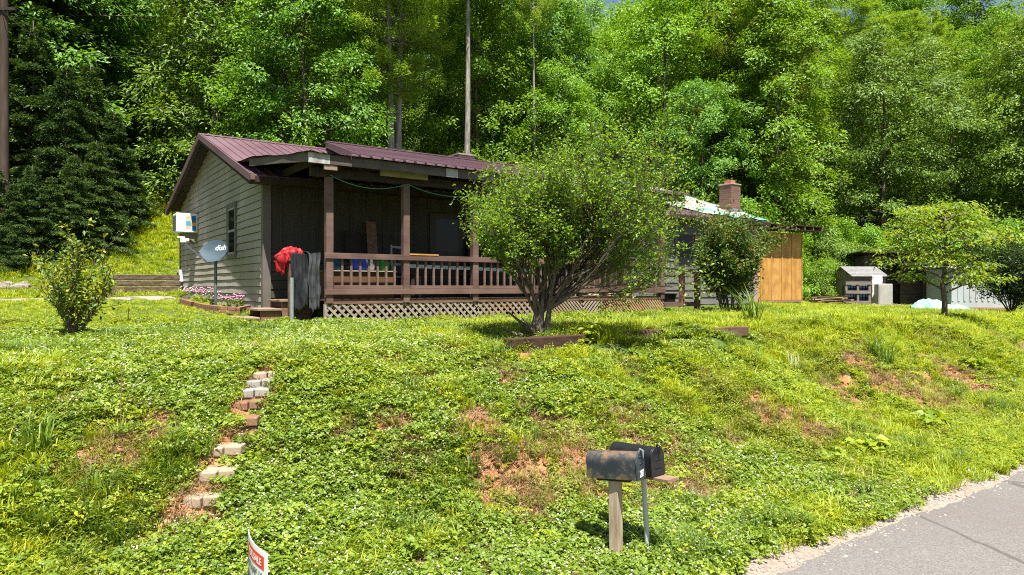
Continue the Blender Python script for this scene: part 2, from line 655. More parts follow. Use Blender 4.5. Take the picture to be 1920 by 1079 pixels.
# front wall under the porch: vertical panels with battens over a lap skirt
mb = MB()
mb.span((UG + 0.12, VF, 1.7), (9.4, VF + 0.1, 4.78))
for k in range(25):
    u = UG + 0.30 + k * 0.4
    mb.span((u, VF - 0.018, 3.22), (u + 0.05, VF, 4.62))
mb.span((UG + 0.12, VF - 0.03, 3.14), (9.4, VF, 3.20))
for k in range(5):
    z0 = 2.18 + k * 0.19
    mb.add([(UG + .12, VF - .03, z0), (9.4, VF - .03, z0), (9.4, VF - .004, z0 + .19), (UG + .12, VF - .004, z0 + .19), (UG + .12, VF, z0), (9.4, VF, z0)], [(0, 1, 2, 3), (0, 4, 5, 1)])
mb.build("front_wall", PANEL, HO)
mb = MB()
mb.span((9.4, VF, 1.7), (UE, VF + 0.1, 4.78))
z = 1.85
while z < 4.65:
    mb.add([(9.4, VF - .035, z), (UE, VF - .035, z), (UE, VF - .004, z + .235), (9.4, VF - .004, z + .235), (9.4, VF, z), (UE, VF, z)], [(0, 1, 2, 3), (0, 4, 5, 1)])
    z += 0.235
mb.build("lap_wall", LAPGREY, HO)
mb = MB()
mb.span((UG + 0.12, VB - 0.1, 1.7), (UE, VB, 4.95))
mb.prism([(UE, VF + .1, 1.7), (UE, VB - .1, 1.7), (UE, VB - .1, zroof(VB) - .08), (UE, RV, RZ - .08), (UE, VF + .1, zroof(VF) - .08)], (-0.1, 0, 0))
mb.build("rear_wall", LAPGREY, HO)


def ribbed(u0, u1, va, za, vb, zb, step, name, mat, th=0.03, rib=(0.035, 0.022), first=0.06):
    mb = MB()
    mb.prism([(u0, va, za), (u0, vb, zb), (u0, vb, zb - th), (u0, va, za - th)], (u1 - u0, 0, 0))
    k = u0 + first
    while k < u1:
        d = Vector((0, vb - va, zb - za)).normalized()
        nrm = Vector((0, -d.z, d.y)) if d.y > 0 else Vector((0, d.z, -d.y))
        a = Vector((k, va, za)) + nrm * (rib[1] / 2 - 0.003) - d * 0.012
        b = Vector((k, vb, zb)) + nrm * (rib[1] / 2 - 0.003)
        mb.beam(a, b, rib[0], rib[1], nrm)
        k += step
    return mb.build(name, mat, HO)


UL = -1.0
RF = ribbed(UL, 16.62, 1.75, 4.72, RV - 0.01, RZ, 0.235, "metal_roof", PLUM)
ribbed(UL, 16.62, 12.6, zroof(12.6), RV + 0.01, RZ, 0.235, "metal_roof", PLUM)
mb = MB()
mb.prism([(UL - .02, RV - .16, RZ - .03), (UL - .02, RV, RZ + .035), (UL - .02, RV + .16, RZ - .02), (UL - .02, RV, RZ + .012)], (16.64 + .04 - UL, 0, 0))
for v0, z0, v1, z1 in ((1.70, 4.725, RV, RZ + .02), (12.63, zroof(12.63), RV, RZ + .02)):
    mb.beam((UL - .012, v0, z0 - .07), (UL - .012, v1, z1 - .07), 0.03, 0.15, (0, 0, 1))
mb.build("roof_edge_trim", PLUM, HO)
# soffit and rake boards under the gable overhang
mb = MB()
for v0, v1 in ((1.80, RV), (12.5, RV)):
    mb.beam((UL + .03, v0, zroof(v0) - .13), (UL + .03, v1, zroof(v1) - .13), 0.04, 0.17)
    mb.prism([(UL + .05, v0, zroof(v0) - .06), (UG - .03, v0, zroof(v0) - .06), (UG - .03, v1, zroof(v1) - .06), (UL + .05, v1, zroof(v1) - .06)], (0, 0, 0.02))
mb.build("gable_soffit", DKWOOD, HO)
mb = MB()
mb.span((UL + .02, 1.68, 4.56), (16.6, 1.73, 4.68))
mb.span((UL + .06, 1.73, 4.58), (16.55, VF - .04, 4.60))
mb.build("eave_board", DKWOOD, HO, bevel=0.004)
MB().span((UL - .03, 1.60, 4.59), (UL + .06, 1.67, 4.70)).build("gutter_end", BROWN, HO, bevel=0.006)

# porch roof: a low flap at the corner and the long raised slope over it
def slopeB(v):
    return 4.925 + (v + 0.42) * 0.2385


mb = MB()
EA, EB = (0.30, -0.455), (2.47, 6.98)          # slanting left edge of the raised sheet
mb.prism([(EA[0], EA[1], slopeB(EA[1])), (8.35, EA[1], slopeB(EA[1])), (8.35, EB[1], slopeB(EB[1])), (EB[0], EB[1], slopeB(EB[1]))], (0, 0, -0.03))
dv = Vector((0, EB[1] - EA[1], slopeB(EB[1]) - slopeB(EA[1]))).normalized()
nn = Vector((0, -dv.z, dv.y))
k = 0.45
while k < 8.3:
    ve = min(EB[1], EA[1] + (k - EA[0]) / (EB[0] - EA[0]) * (EB[1] - EA[1]))
    mb.beam(Vector((k, EA[1], slopeB(EA[1]))) + nn * 0.011 - dv * 0.015, Vector((k, ve, slopeB(ve))) + nn * 0.011, 0.055, 0.030, nn)
    k += 0.235
mb.build("porch_roof", PLUM, HO)
WORN = M("bleached roof decking", (0.36, 0.28, 0.22), (0.50, 0.42, 0.35), (2, 3, 6), 0.85, 0.2, c3=(0.30, 0.22, 0.17))
mb = MB()
mb.prism([(8.36, -0.40, slopeB(-.40)), (8.36, 6.9, slopeB(6.9)), (8.36, 6.9, slopeB(6.9) - .04), (8.36, -0.40, slopeB(-.40) - .04)], (1.44, 0, 0))
mb.build("bare_roof_deck", WORN, HO)
mb = MB()
mb.prism([(8.30, -0.46, slopeB(-.46) - .055), (8.30, -0.46, slopeB(-.46) + .012), (8.30, -0.30, slopeB(-.30) + .012), (8.30, -0.30, slopeB(-.30) - .02)], (1.53, 0, 0))
mb.beam((9.815, -0.44, slopeB(-.44) - .02), (9.815, 6.9, slopeB(6.9) - .02), 0.03, 0.07)
mb.beam((0.30, -0.42, slopeB(-.42) - .02), (2.46, 6.98, slopeB(6.98) - .05), 0.022, 0.16)
mb.beam((2.45, 6.98, slopeB(6.98) + .02), (9.8, 6.98, slopeB(6.98) + .02), 0.30, 0.03)
mb.build("porch_roof_trim", PLUM, HO)
# flap
def zA(v):
    return 4.888 + 0.085 * (v + 0.42)


ul = lambda v: float(np.interp(v, [-0.42, 0.6, 1.4, 2.0, 3.2], [-0.52, -0.70, -0.88, -0.99, -0.96]))
nv_, nu_ = 18, 70
V_, F_ = [], []
for i in range(nv_ + 1):
    v = -0.42 + 3.55 * i / nv_
    for j in range(nu_ + 1):
        u = ul(v) + (2.75 - ul(v)) * j / nu_
        V_.append((u, v, zA(v) + 0.012 * math.cos(2 * math.pi * u / 0.235) ** 8 - 0.015 * math.sin(3 * v) * (j < 4)))
for i in range(nv_):
    for j in range(nu_):
        k = i * (nu_ + 1) + j
        F_.append((k, k + 1, k + nu_ + 2, k + nu_ + 1))
mb = MB().add(V_, F_)
mb.add([(a, b, c - .02) for a, b, c in V_], F_)
n0 = len(V_)
o = mb.build("roof_flap", PLUM, HO)
mb = MB()
mb.beam((-0.47, -0.33, 4.80), (-0.66, 0.55, 4.88), 0.035, 0.16)
mb.beam((-0.66, 0.55, 4.88), (-0.94, 2.0, 5.00), 0.035, 0.15)
mb.build("side_fascia", FASCIA, HO)
mb = MB()
mb.span((-0.10, -0.375, 4.70), (9.72, -0.335, 4.882))
mb.build("front_fascia", FASCIA, HO)
MB().span((-0.50, -0.379, 4.70), (-0.10, -0.339, 4.884)).build("peeled_fascia", M("flaking white paint", (0.42, 0.43, 0.43), (0.30, 0.29, 0.28), (5, 5, 2), 0.7, 0.2, c3=(0.16, 0.13, 0.115)), HO)
MB().span((2.38, -0.383, 4.70), (2.66, -0.376, 4.87)).build("pale_patch", M("pale metal flashing", (0.36, 0.36, 0.35), (0.25, 0.24, 0.23), (8, 8, 3), 0.6), HO)
# framing below the porch roof
mb = MB()
mb.beam((-0.35, 0, 4.60), (9.5, 0, 4.60), 0.09, 0.17)
k = -0.3
while k < 9.7:
    mb.beam((k, -0.33, 4.79), (k, VF - .02, 4.79 + 0.02), 0.045, 0.14)
    k += 0.61
mb.beam((-0.45, -0.30, 4.76), (0.4, -0.30, 4.76), 0.04, 0.10)
mb.build("porch_framing", DKWOOD, HO)
MB().span((-0.20, -0.36, 4.60), (0.05, -0.31, 4.69)).build("rafter_tail", M("raw board end", (0.20, 0.14, 0.10), (0.28, 0.20, 0.15), (9, 9, 9), 0.8), HO)
MB().span((1.0, -0.20, 4.62), (2.05, -0.15, 4.74)).build("raw_header", M("olive raw timber", (0.20, 0.17, 0.08), (0.27, 0.23, 0.12), (3, 9, 9), 0.8), HO)

# porch floor, skirt, posts, rails
FZ = 2.17
mb = MB()
for k in range(16):
    v0 = 0.02 + k * 0.136
    mb.span((0.0, v0, FZ - .035), (9.3, v0 + .128, FZ))
mb.build("porch_floor", DECK, HO)
mb = MB()
mb.span((-0.06, -0.03, 2.08), (9.30, 0.015, 2.155))
mb.span((-0.06, 0.02, 1.95), (9.30, 0.06, 2.12))
mb.build("skirt_board", M("rusty brown skirt board", (0.11, 0.060, 0.040), (0.19, 0.105, 0.07), (2, 9, 30), 0.75, 0.3), HO)
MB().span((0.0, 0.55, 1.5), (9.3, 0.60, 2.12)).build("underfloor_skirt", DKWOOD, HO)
for u, top in ((0.02, 4.52), (1.64, 4.52), (3.31, 4.52), (4.86, 3.0), (6.35, 4.52), (7.80, 3.0), (9.22, 4.52)):
    MB().span((u - .07, -0.055, 2.09), (u + .07, 0.085, top)).build("porch_post", BROWN, HO, bevel=0.008)
mb = MB()
mb.span((-0.09, -0.082, 2.955), (9.31, -0.057, 3.066))
mb.span((-0.02, -0.055, 3.030), (9.29, 0.10, 3.064))
mb.build("top_rail", BROWNH, HO, bevel=0.004)
mb = MB()
mb.span((-0.09, -0.084, 2.262), (9.31, -0.057, 2.368))
for a, b in ((0.10, 1.56), (1.72, 3.23), (3.39, 4.78), (4.94, 6.27), (6.43, 7.72), (7.88, 9.14)):
    mb.span((a, -0.062, 2.372), (b, -0.03, 2.440))
mb.build("lower_rail", BROWNH, HO, bevel=0.004)
posts_u = (0.02, 1.64, 3.31, 4.86, 6.35, 7.80, 9.22)
bal = MB().span((-0.021, -0.029, 2.40), (0.021, 0.012, 2.99)).build("baluster", BROWN, HO)
first = True
for a, b in zip(posts_u[:-1], posts_u[1:]):
    n = int(round((b - a - 0.14) / 0.187)) - 1
    for k in range(n):
        u = a + 0.07 + (b - a - 0.14) * (k + 1) / (n + 1)
        c = bal if first else bal.copy()
        if not first: link_obj(c, HO)
        first = False
        c.location = (u, 0, 0)


def lattice(u0, u1, z0, z1, step, w, va, vb, both=True, flip=1):
    mb = MB()
    h = z1 - z0
    for lay, sgn, v in ((0, flip, va), (1, -flip, vb)):
        if lay and not both: break
        k = u0 - h - step
        while k < u1 + h + step:
            # strip from (k, z0) to (k + sgn*h, z1), clipped to the panel
            p0, p1 = k, k + sgn * h
            ts = []
            for bound in (u0, u1):
                ts.append((bound - p0) / (sgn * h))
            ta, tb = max(0, min(ts)), min(1, max(ts))
            if tb - ta > 0.02:
                A = (p0 + sgn * h * ta, v, z0 + h * ta)
                B = (p0 + sgn * h * tb, v, z0 + h * tb)
                mb.beam(A, B, 0.008, w, Vector((-sgn, 0, 1)).normalized())
            k += step
    return mb


lattice(-0.06, 3.36, 1.50, 2.078, 0.166, 0.047, -0.020, -0.008, True, -1).build("lattice_panel", LATT, HO)
lattice(3.38, 5.0, 1.50, 2.078, 0.160, 0.047, -0.020, -0.008, True, -1).build("lattice_panel", LATT, HO)
lattice(5.02, 6.4, 1.5, 2.078, 0.098, 0.042, -0.020, -0.008, False, -1).build("lattice_panel", LATT, HO)
lattice(6.42, 7.0, 1.5, 2.078, 0.110, 0.042, -0.020, -0.008, False, 1).build("lattice_panel", LATT, HO)
lattice(7.02, 9.28, 1.5, 2.078, 0.093, 0.042, -0.020, -0.008, False, -1).build("lattice_panel", M("rusty stained lattice", (0.26, 0.13, 0.06), (0.33, 0.20, 0.11), (3, 9, 9), 0.8, 0.2, c3=(0.30, 0.25, 0.19)), HO)
MB().span((-0.08, -0.03, 1.5), (-0.04, 0.04, 2.08)).build("lattice_frame", LATT, HO)

# landing at the far end of the porch
mb = MB()
mb.span((9.32, 0.0, 1.93), (10.78, 1.5, 1.99))
mb.build("side_landing", DECK, HO)
mb = MB()
mb.span((9.98, -0.05, 1.86), (10.11, 0.07, 2.78))
mb.span((10.62, -0.05, 1.80), (10.76, 0.07, 2.84))
mb.build("landing_posts", M("reddish brown post", (0.17, 0.082, 0.050), (0.24, 0.125, 0.08), (4, 4, 9), 0.7, 0.2), HO, bevel=0.006)
MB().span((9.28, -0.07, 2.785), (10.80, 0.09, 2.83)).build("landing_rail", M("sun bleached rail", (0.26, 0.19, 0.14), (0.34, 0.26, 0.20), (2, 9, 9), 0.8), HO, bevel=0.004)
MB().span((9.3, -0.04, 1.88), (10.75, 0.0, 1.96)).build("landing_skirt", BROWN, HO)

# window in the gable
vw0, vw1 = 4.62, 5.35
wz0, wz1 = 3.22, 4.36
mb = MB()
mb.span((UG - .075, vw0 - .11, wz0 - .1), (UG - .02, vw0, wz1 + .12))
mb.span((UG - .075, vw1, wz0 - .1), (UG - .02, vw1 + .11, wz1 + .12))
mb.span((UG - .077, vw0, wz1), (UG - .02, vw1, wz1 + .12))
mb.span((UG - .085, vw0, wz0 - .1), (UG - .02, vw1, wz0))
fr = mb.build("window", M("grey brown window casing", (0.10, 0.09, 0.085), (0.14, 0.125, 0.118), (9, 9, 4), 0.6), HO)
mb = MB()
for a, b in (((vw0, wz0), (vw0 + .05, wz1)), ((vw1 - .05, wz0), (vw1, wz1)), ((vw0 + .05, wz1 - .05), (vw1 - .05, wz1)), ((vw0 + .05, wz0), (vw1 - .05, wz0 + .05)), ((vw0 + .05, 3.77), (vw1 - .05, 3.82))):
    mb.span((UG - .066, a[0], a[1]), (UG - .052, b[0], b[1]))
mb.build("sash", M("pale grey sash", (0.26, 0.25, 0.24), (0.34, 0.33, 0.32), (9, 9, 9), 0.5), fr)
MB().span((UG - .058, vw0 + .03, wz0 + .03), (UG - .054, vw1 - .03, wz1 - .03)).build("pane", GLASS, fr)
# doors and windows deep in the porch
DOORM = M("dark door paint", (0.025, 0.018, 0.015), (0.04, 0.028, 0.022), (4, 4, 2), 0.5)
d = MB().span((3.35, VF - .05, FZ), (4.30, VF - .005, 4.25)).build("door", DOORM, HO, bevel=0.006)
MB().span((3.5, VF - .058, 3.3), (4.15, VF - .048, 4.1)).build("door_glass", GLASS, d)
for u0, u1 in ((5.1, 6.6), (8.0, 8.9), (12.2, 13.2)):
    mb = MB()
    z0, z1 = 3.0, 4.2
    mb.span((u0, VF - .06, z0), (u0 + .08, VF - .02, z1)).span((u1 - .08, VF - .06, z0), (u1, VF - .02, z1))
    mb.span((u0 + .08, VF - .06, z0), (u1 - .08, VF - .02, z0 + .08)).span((u0 + .08, VF - .06, z1 - .08), (u1 - .08, VF - .02, z1))
    w_ = mb.build("window", TRIM if u0 > 9 else DKWOOD, HO)
    MB().span((u0 + .05, VF - .045, z0 + .05), (u1 - .05, VF - .04, z1 - .05)).build("pane", GLASS, w_)

# chimneys
mb = MB().span((15.85, 2.78, 5.05), (16.37, 3.30, 6.10))
c = mb.build("chimney", BRICK, HO)
MB().span((15.825, 2.755, 6.102), (16.395, 3.325, 6.15)).build("chimney_cap", M("pale mortar cap", (0.36, 0.28, 0.22), (0.26, 0.19, 0.15), (9, 9, 9), 0.85), c, bevel=0.01)
mb = MB()
for (a, b) in (((15.98, 2.90), (16.24, 2.94)), ((15.98, 3.14), (16.24, 3.18)), ((15.98, 2.94), (16.02, 3.14)), ((16.20, 2.94), (16.24, 3.14))):
    mb.span((a[0], a[1], 6.152), (b[0], b[1], 6.29))
mb.build("clay_flue", M("orange clay flue", (0.34, 0.12, 0.065), (0.42, 0.17, 0.10), (6, 6, 6), 0.8), c)
mb = MB()
mb.span((15.82, 2.74, 4.98), (16.40, 3.34, 5.24))
mb.build("chimney_flashing", M("tarry grey flashing", (0.10, 0.10, 0.10), (0.24, 0.23, 0.22), (8, 8, 8), 0.8, 0.4), c)
mb = MB().span((7.10, 7.1, 6.3), (7.72, 7.7, 6.88)).span((7.05, 7.05, 6.882), (7.77, 7.75, 6.93))
mb.build("chimney", M("grey stone chimney block", (0.20, 0.155, 0.135), (0.30, 0.24, 0.21), (5, 5, 8), 0.85, 0.3), HO)

# plywood lean-to on the far end
u0, u1, vx = 16.75, 20.15, 2.72
mb = MB().span((u0, vx, 1.92), (u1, vx + .10, 4.50))
mb.span((u1 - .1, vx + .1, 1.92), (u1, 8.5, 4.50))
mb.build("plywood_wall", PLY, HO)
mb = MB()
for k in range(5):
    u = 17.46 + k * 0.66
    mb.span((u, vx - .022, 1.95), (u + .05, vx - .001, 4.48))
mb.build("wall_batten", BATTEN, HO)
MB().span((u0, vx - .03, 1.84), (u1 + .02, vx + .08, 1.93)).build("sill_beam", M("reddish sill beam", (0.20, 0.11, 0.065), (0.28, 0.17, 0.11), (3, 9, 9), 0.8), HO)
MB().span((u0, vx + .02, 1.5), (u1 - .05, vx + .3, 1.84)).build("block_footing", M("dusty concrete footing", (0.30, 0.26, 0.22), (0.40, 0.35, 0.30), (5, 5, 5), 0.9), HO)
mb = MB()
def lt(u): return 4.74 + 0.012 * (u - 16.7)
mb.prism([(16.7, vx - .46, lt(16.7)), (16.7, 8.8, lt(16.7)), (16.7, 8.8, lt(16.7) - .03), (16.7, vx - .46, lt(16.7) - .03)], (4.15, 0, 0.05))
mb.prism([(16.7, vx - .42, lt(16.7) - .16), (16.7, vx - .02, lt(16.7) - .16), (16.7, vx - .02, lt(16.7) - .19), (16.7, vx - .42, lt(16.7) - .19)], (4.15, 0, 0.05))
mb.build("flat_roof", DKWOOD, HO)
mb = MB()
for k in range(8):
    u = 16.72 + k * 0.585
    mb.span((u, vx - .44, lt(u) - .158), (u + .045, vx + .5, lt(u) - .034))
mb.build("rafter_tails", M("brown rafter ends", (0.16, 0.10, 0.07), (0.24, 0.16, 0.11), (8, 8, 8), 0.8), HO)
MB().span((16.3, VF + .1, 1.9), (16.74, VF + .2, 4.6)).build("filler_wall", M("mauve board", (0.30, 0.21, 0.19), (0.36, 0.26, 0.235), (4, 4, 4), 0.8), HO)

# electric meter on the gable
mb = MB()
mb.span((UG - .16, 11.72, 2.58), (UG - .03, 12.02, 2.98))
mt = mb.build("meter_box", M("pale grey meter box", (0.48, 0.49, 0.50), (0.56, 0.57, 0.58), (9, 9, 9), 0.45), HO, bevel=0.015)
MB().tube([(UG - .06, 11.85, 2.58), (UG - .06, 11.85, 1.9)], 0.025, 8).build("conduit", GALV, mt)
MB().tube([(UG - .165, 11.87, 2.82), (UG - .21, 11.87, 2.82)], 0.07, 14).build("meter_dial", GLASS, mt, smooth=True)

# ------------------------------------------------------------------ wooden steps at the porch end
ST = thing("wooden_steps", "rough brown wooden box steps leading up to the left end of the porch", "steps", (OX, OY, 0), TH)
STW = M("rusty brown step wood", (0.13, 0.068, 0.042), (0.22, 0.125, 0.08), (5, 5, 9), 0.75, 0.3)
STT = M("worn tread wood", (0.20, 0.135, 0.095), (0.30, 0.215, 0.155), (2, 8, 8), 0.75, 0.2)
for ua, ub, zt in ((-0.66, -0.08, 2.16), (-1.08, -0.66, 1.99), (-1.46, -1.08, 1.83)):
    MB().span((ua - .03, 0.72, zt - .04), (ub + (.0 if ub < -.1 else .06), 1.62, zt)).build("tread", STT, ST, bevel=0.005)
mb = MB()
mb.span((-1.05, 0.77, 1.6), (-0.66, 0.81, 1.948)).span((-1.05, 1.53, 1.6), (-0.66, 1.57, 1.948))
mb.span((-1.42, 0.77, 1.6), (-1.06, 0.81, 1.788)).span((-1.42, 1.53, 1.6), (-1.06, 1.57, 1.788))
mb.span((-0.65, 0.77, 1.6), (-0.06, 0.81, 2.118)).span((-0.65, 1.53, 1.6), (-0.06, 1.57, 2.118))
mb.build("side_board", STW, ST)
mb = MB()
mb.span((-0.62, 0.82, 1.6), (-0.60, 1.52, 2.11))
mb.build("riser_board", DKWOOD, ST)
pn = MB().span((-0.58, 0.52, 1.6), (-0.47, 0.63, 2.90)).span((-0.60, 0.50, 2.902), (-0.45, 0.65, 2.95))
pn.build("newel_post", BROWN, ST, bevel=0.008)
mb = MB()
mb.beam((-0.52, 0.66, 2.80), (-0.0, 0.66, 2.95), 0.05, 0.09)
for k in range(3):
    mb.beam((-0.42 + k * .14, 0.66, 2.15), (-0.42 + k * .14, 0.66, 2.80 + k * .04), 0.03, 0.04)
mb.build("stair_rail", BROWN, ST)

# galvanised fence pipe in front of the steps
gp = MB().tube([(0, 0, -0.3), (0, 0, 0.93)], 0.036, 14)
p = W(-0.66, 0.10)
o = gp.build("steel_pipe", GALV, None, smooth=True, loc=(p.x, p.y, hz(p.x, p.y)))
tag(o, "upright galvanised pipe standing in the grass before the brown newel post", "pipe")

# ------------------------------------------------------------------ leaves and trees
def nrmz(a):
    return a / np.maximum(np.linalg.norm(a, axis=-1, keepdims=True), 1e-6)


def leaf_arrays(P, N, T, L, Wd, fold=0.18):
    """one folded leaf per row: base, tip and two raised sides"""
    N = nrmz(N)
    T = nrmz(T - N * np.sum(T * N, -1, keepdims=True))
    S = np.cross(N, T)
    L = np.asarray(L).reshape(-1, 1) * np.ones((len(P), 1))
    Wd = np.asarray(Wd).reshape(-1, 1) * np.ones((len(P), 1))
    a = P
    c = P + T * L - N * L * 0.12
    b = P + T * L * 0.45 + S * Wd * 0.5 + N * Wd * fold
    d = P + T * L * 0.45 - S * Wd * 0.5 + N * Wd * fold
    V_ = np.stack([a, b, c, d], 1).reshape(-1, 3)
    k = np.arange(len(P)) * 4
    F_ = np.stack([np.stack([k, k + 1, k + 2], -1), np.stack([k, k + 2, k + 3], -1)], 1).reshape(-1, 3)
    return V_, F_


def merge(parts):
    V_, F_, n = [], [], 0
    for v, f in parts:
        V_.append(v)
        F_.append(f + n)
        n += len(v)
    return np.concatenate(V_), np.concatenate(F_)


def rand_dir(rng, n):
    return nrmz(rng.normal(size=(n, 3)))


UPV = np.array([0, 0, 1.0])


def broadleaf(seed, Hh, Rr, base, nl, ns, nleaf, ls, rise=0.35, spray=0.62, thick=0.16, lw=0.55, jitter=0.45, trunk_r=0.16, topshape=0.3):
    """-> (trunk MB, leaf verts, leaf faces) of a tree standing at the origin"""
    rng = np.random.default_rng(seed)
    tr = MB()
    tp = [Vector((0.12 * math.sin(i * 1.1 + seed) * i / 6, 0.12 * math.cos(i * 0.9 + seed) * i / 6, -0.4 + (Hh * 0.95 + 0.4) * i / 8)) for i in range(9)]
    tr.tube(tp, [trunk_r * (1 - 0.88 * i / 8) * (1.25 if i == 0 else 1) for i in range(9)], 8)
    parts = []
    for i in range(nl):
        t = (i + rng.random() * 0.8) / nl
        t = t ** 0.9
        h = base + (Hh - base) * t
        prof = (0.62 + 0.38 * t / topshape) if t < topshape else math.sqrt(max(0.03, 1 - ((t - topshape) / (1.03 - topshape)) ** 2))
        ln = Rr * prof * rng.uniform(0.65, 1.12)
        az = i * 2.39996 + rng.normal(0, 0.3)
        out = np.array([math.cos(az), math.sin(az), 0])
        side = np.array([-out[1], out[0], 0])
        k = min(h / (Hh * 0.95 + 0.4) * 8, 7.99)
        p0 = np.array(tp[int(k)].lerp(tp[int(k) + 1], k - int(k)))
        p0[2] = h - ln * 0.25
        rs = rise * (0.6 + t)
        pts = [p0 + out * ln * s + UPV * (ln * (rs * s - 0.28 * s * s * (1.2 - t))) + side * (ln * 0.12 * math.sin(3 * s + i)) for s in (0, .35, .7, 1.0)]
        tr.tube(pts, [trunk_r * .36 * (1 - t * .6), trunk_r * .22 * (1 - t * .6), trunk_r * .12, 0.012], 5, cap=False)
        pts = np.array(pts)
        for j in range(ns):
            s = 0.3 + 0.75 * (j + rng.random()) / ns
            q = np.array([np.interp(s, (0, .35, .7, 1.0), pts[:, c]) for c in range(3)])
            lat = rng.normal(0, 0.30) * ln * (1.15 - 0.6 * s)
            q = q + side * lat + out * rng.normal(0, .15) + UPV * rng.normal(0.05, 0.22)
            r = spray * rng.uniform(0.6, 1.3)
            tilt = nrmz(UPV + 0.42 * out + 0.3 * side * np.sign(lat) + rng.normal(0, 0.2, 3))
            ex = nrmz(np.cross(tilt, side + 0.01))
            ey = np.cross(tilt, ex)
            m = int(nleaf * rng.uniform(0.6, 1.4) * (r / spray))
            ang = rng.random(m) * 2 * np.pi
            rad = np.sqrt(rng.random(m)) * r
            rel = ex * (rad * np.cos(ang))[:, None] + ey * (rad * np.sin(ang))[:, None]
            P = q + rel + tilt * rng.normal(0, thick, m)[:, None] - UPV * (0.25 * rad ** 2 / max(r, .01))[:, None]
            N = tilt + jitter * rng.normal(size=(m, 3))
            T = nrmz(rel + 1e-3) + 0.6 * out + rng.normal(0, 0.5, (m, 3)) - 0.25 * UPV
            L = ls * rng.uniform(0.65, 1.3, m)
            parts.append(leaf_arrays(P, N, T, L, L * lw))
    V_, F_ = merge(parts)
    return tr, V_, F_


def needle_tree(seed, Hh, Rr, base, step, ls, per, droop, cone=True, trunk_r=0.2, lw=0.12, layer=0.10, dens=1.0):
    rng = np.random.default_rng(seed)
    tr = MB()
    tp = [Vector((0.08 * math.sin(i * .8 + seed), 0.08 * math.cos(i * .7 + seed), -0.4 + (Hh + 0.4) * i / 8)) for i in range(9)]
    tr.tube(tp, [trunk_r * (1 - 0.9 * i / 8) * (1.15 if i == 0 else 1) for i in range(9)], 9)
    parts = []
    h = base
    w = 0
    while h < Hh - 0.2:
        t = (h - base) / max(Hh - base, .1)
        prof = (1 - t) ** 0.75 if cone else (0.75 + 0.4 * math.sin(t * 3) if t < .75 else 1.05 * (1 - t) / .25 * .8 + .2)
        nb = rng.integers(3, 6)
        for b in range(nb):
            az = w * 0.8 + b * 2 * math.pi / nb + rng.normal(0, 0.35)
            ln = max(0.35, Rr * prof * rng.uniform(0.55, 1.15))
            out = np.array([math.cos(az), math.sin(az), 0])
            side = np.array([-out[1], out[0], 0])
            c0 = np.array([0.08 * math.sin(h / Hh * 6.4 + seed), 0.08 * math.cos(h / Hh * 5.6 + seed), h])
            pts = [c0 + out * ln * s + UPV * ln * (0.18 * s - droop * s * s) for s in (0, .4, .75, 1.0)]
            tr.tube(pts, [trunk_r * .25 * (1.1 - t), trunk_r * .16 * (1.1 - t), .02, .008], 5, cap=False)
            pts = np.array(pts)
            m = int(per * ln * dens)
            s = 0.22 + 0.82 * rng.random(m) ** 0.8
            q = np.stack([np.interp(s, (0, .4, .75, 1.0), pts[:, c]) for c in range(3)], -1)
            lat = rng.normal(0, 0.20, m) * ln * (1.25 - s)
            q = q + side * lat[:, None] + UPV * (rng.normal(0, layer, m) - abs(lat) * droop * 0.8)[:, None]
            T = out * 0.8 + side * (np.sign(lat) * .8)[:, None] + rng.normal(0, .45, (m, 3))
            N = UPV + rng.normal(0, .4, (m, 3))
            L = ls * rng.uniform(.7, 1.3, m)
            parts.append(leaf_arrays(q, N, T, L, L * lw))
        h += step * rng.uniform(.7, 1.3)
        w += 1
    V_, F_ = merge(parts)
    return tr, V_, F_


def tree_proto(name, gen, leaf, bark):
    tr, V_, F_ = gen
    me = np_mesh(name + "_crown", V_, F_, [leaf])
    tm = bpy.data.meshes.new(name + "_trunk")
    tm.from_pydata(tr.v, [], tr.f)
    tm.shade_smooth()
    tm.materials.append(bark)
    return name, tm, me


def put_tree(proto, loc, rz, s, label, cat="tree", group=None, sz=None, trunk_name="trunk", crown_name="crown"):
    name, tm, cm = proto
    t = thing(name, label, cat, loc, rz, group)
    t.scale = (s, s, sz or s)
    link_obj(bpy.data.objects.new(trunk_name, tm), t)
    link_obj(bpy.data.objects.new(crown_name, cm), t)
    return t


G_DEEP = [(0.0, (0.049, 0.123, 0.019)), (0.5, (0.086, 0.202, 0.025)), (1.0, (0.154, 0.311, 0.035))]
G_MID = [(0.0, (0.075, 0.166, 0.014)), (0.5, (0.137, 0.280, 0.020)), (1.0, (0.239, 0.404, 0.031))]
G_YEL = [(0.0, (0.079, 0.165, 0.013)), (0.5, (0.140, 0.259, 0.019)), (1.0, (0.224, 0.338, 0.028))]
G_BLUE = [(0.0, (0.076, 0.142, 0.021)), (0.5, (0.131, 0.226, 0.034)), (1.0, (0.226, 0.334, 0.050))]
LF_DEEP = leafmat("deep green leaves", G_DEEP, 0.27)
LF_MID = leafmat("mid green leaves", G_MID, 0.29)
LF_YEL = leafmat("yellow green leaves", G_YEL, 0.34)
LF_BLUE = leafmat("grey green leaves", G_BLUE, 0.27)
LF_PINE = leafmat("soft pine needles", [(0, (0.120, 0.214, 0.032)), (0.5, (0.207, 0.338, 0.047)), (1, (0.336, 0.461, 0.065))], 0.3)
LF_HEM = leafmat("dark hemlock needles", [(0, (0.024, 0.054, 0.014)), (0.6, (0.049, 0.099, 0.022)), (1, (0.119, 0.186, 0.035))], 0.15)
LF_RUST = leafmat("bronze tinted needles", [(0, (0.082, 0.146, 0.026)), (0.5, (0.154, 0.225, 0.036)), (1, (0.278, 0.282, 0.058))], 0.3)

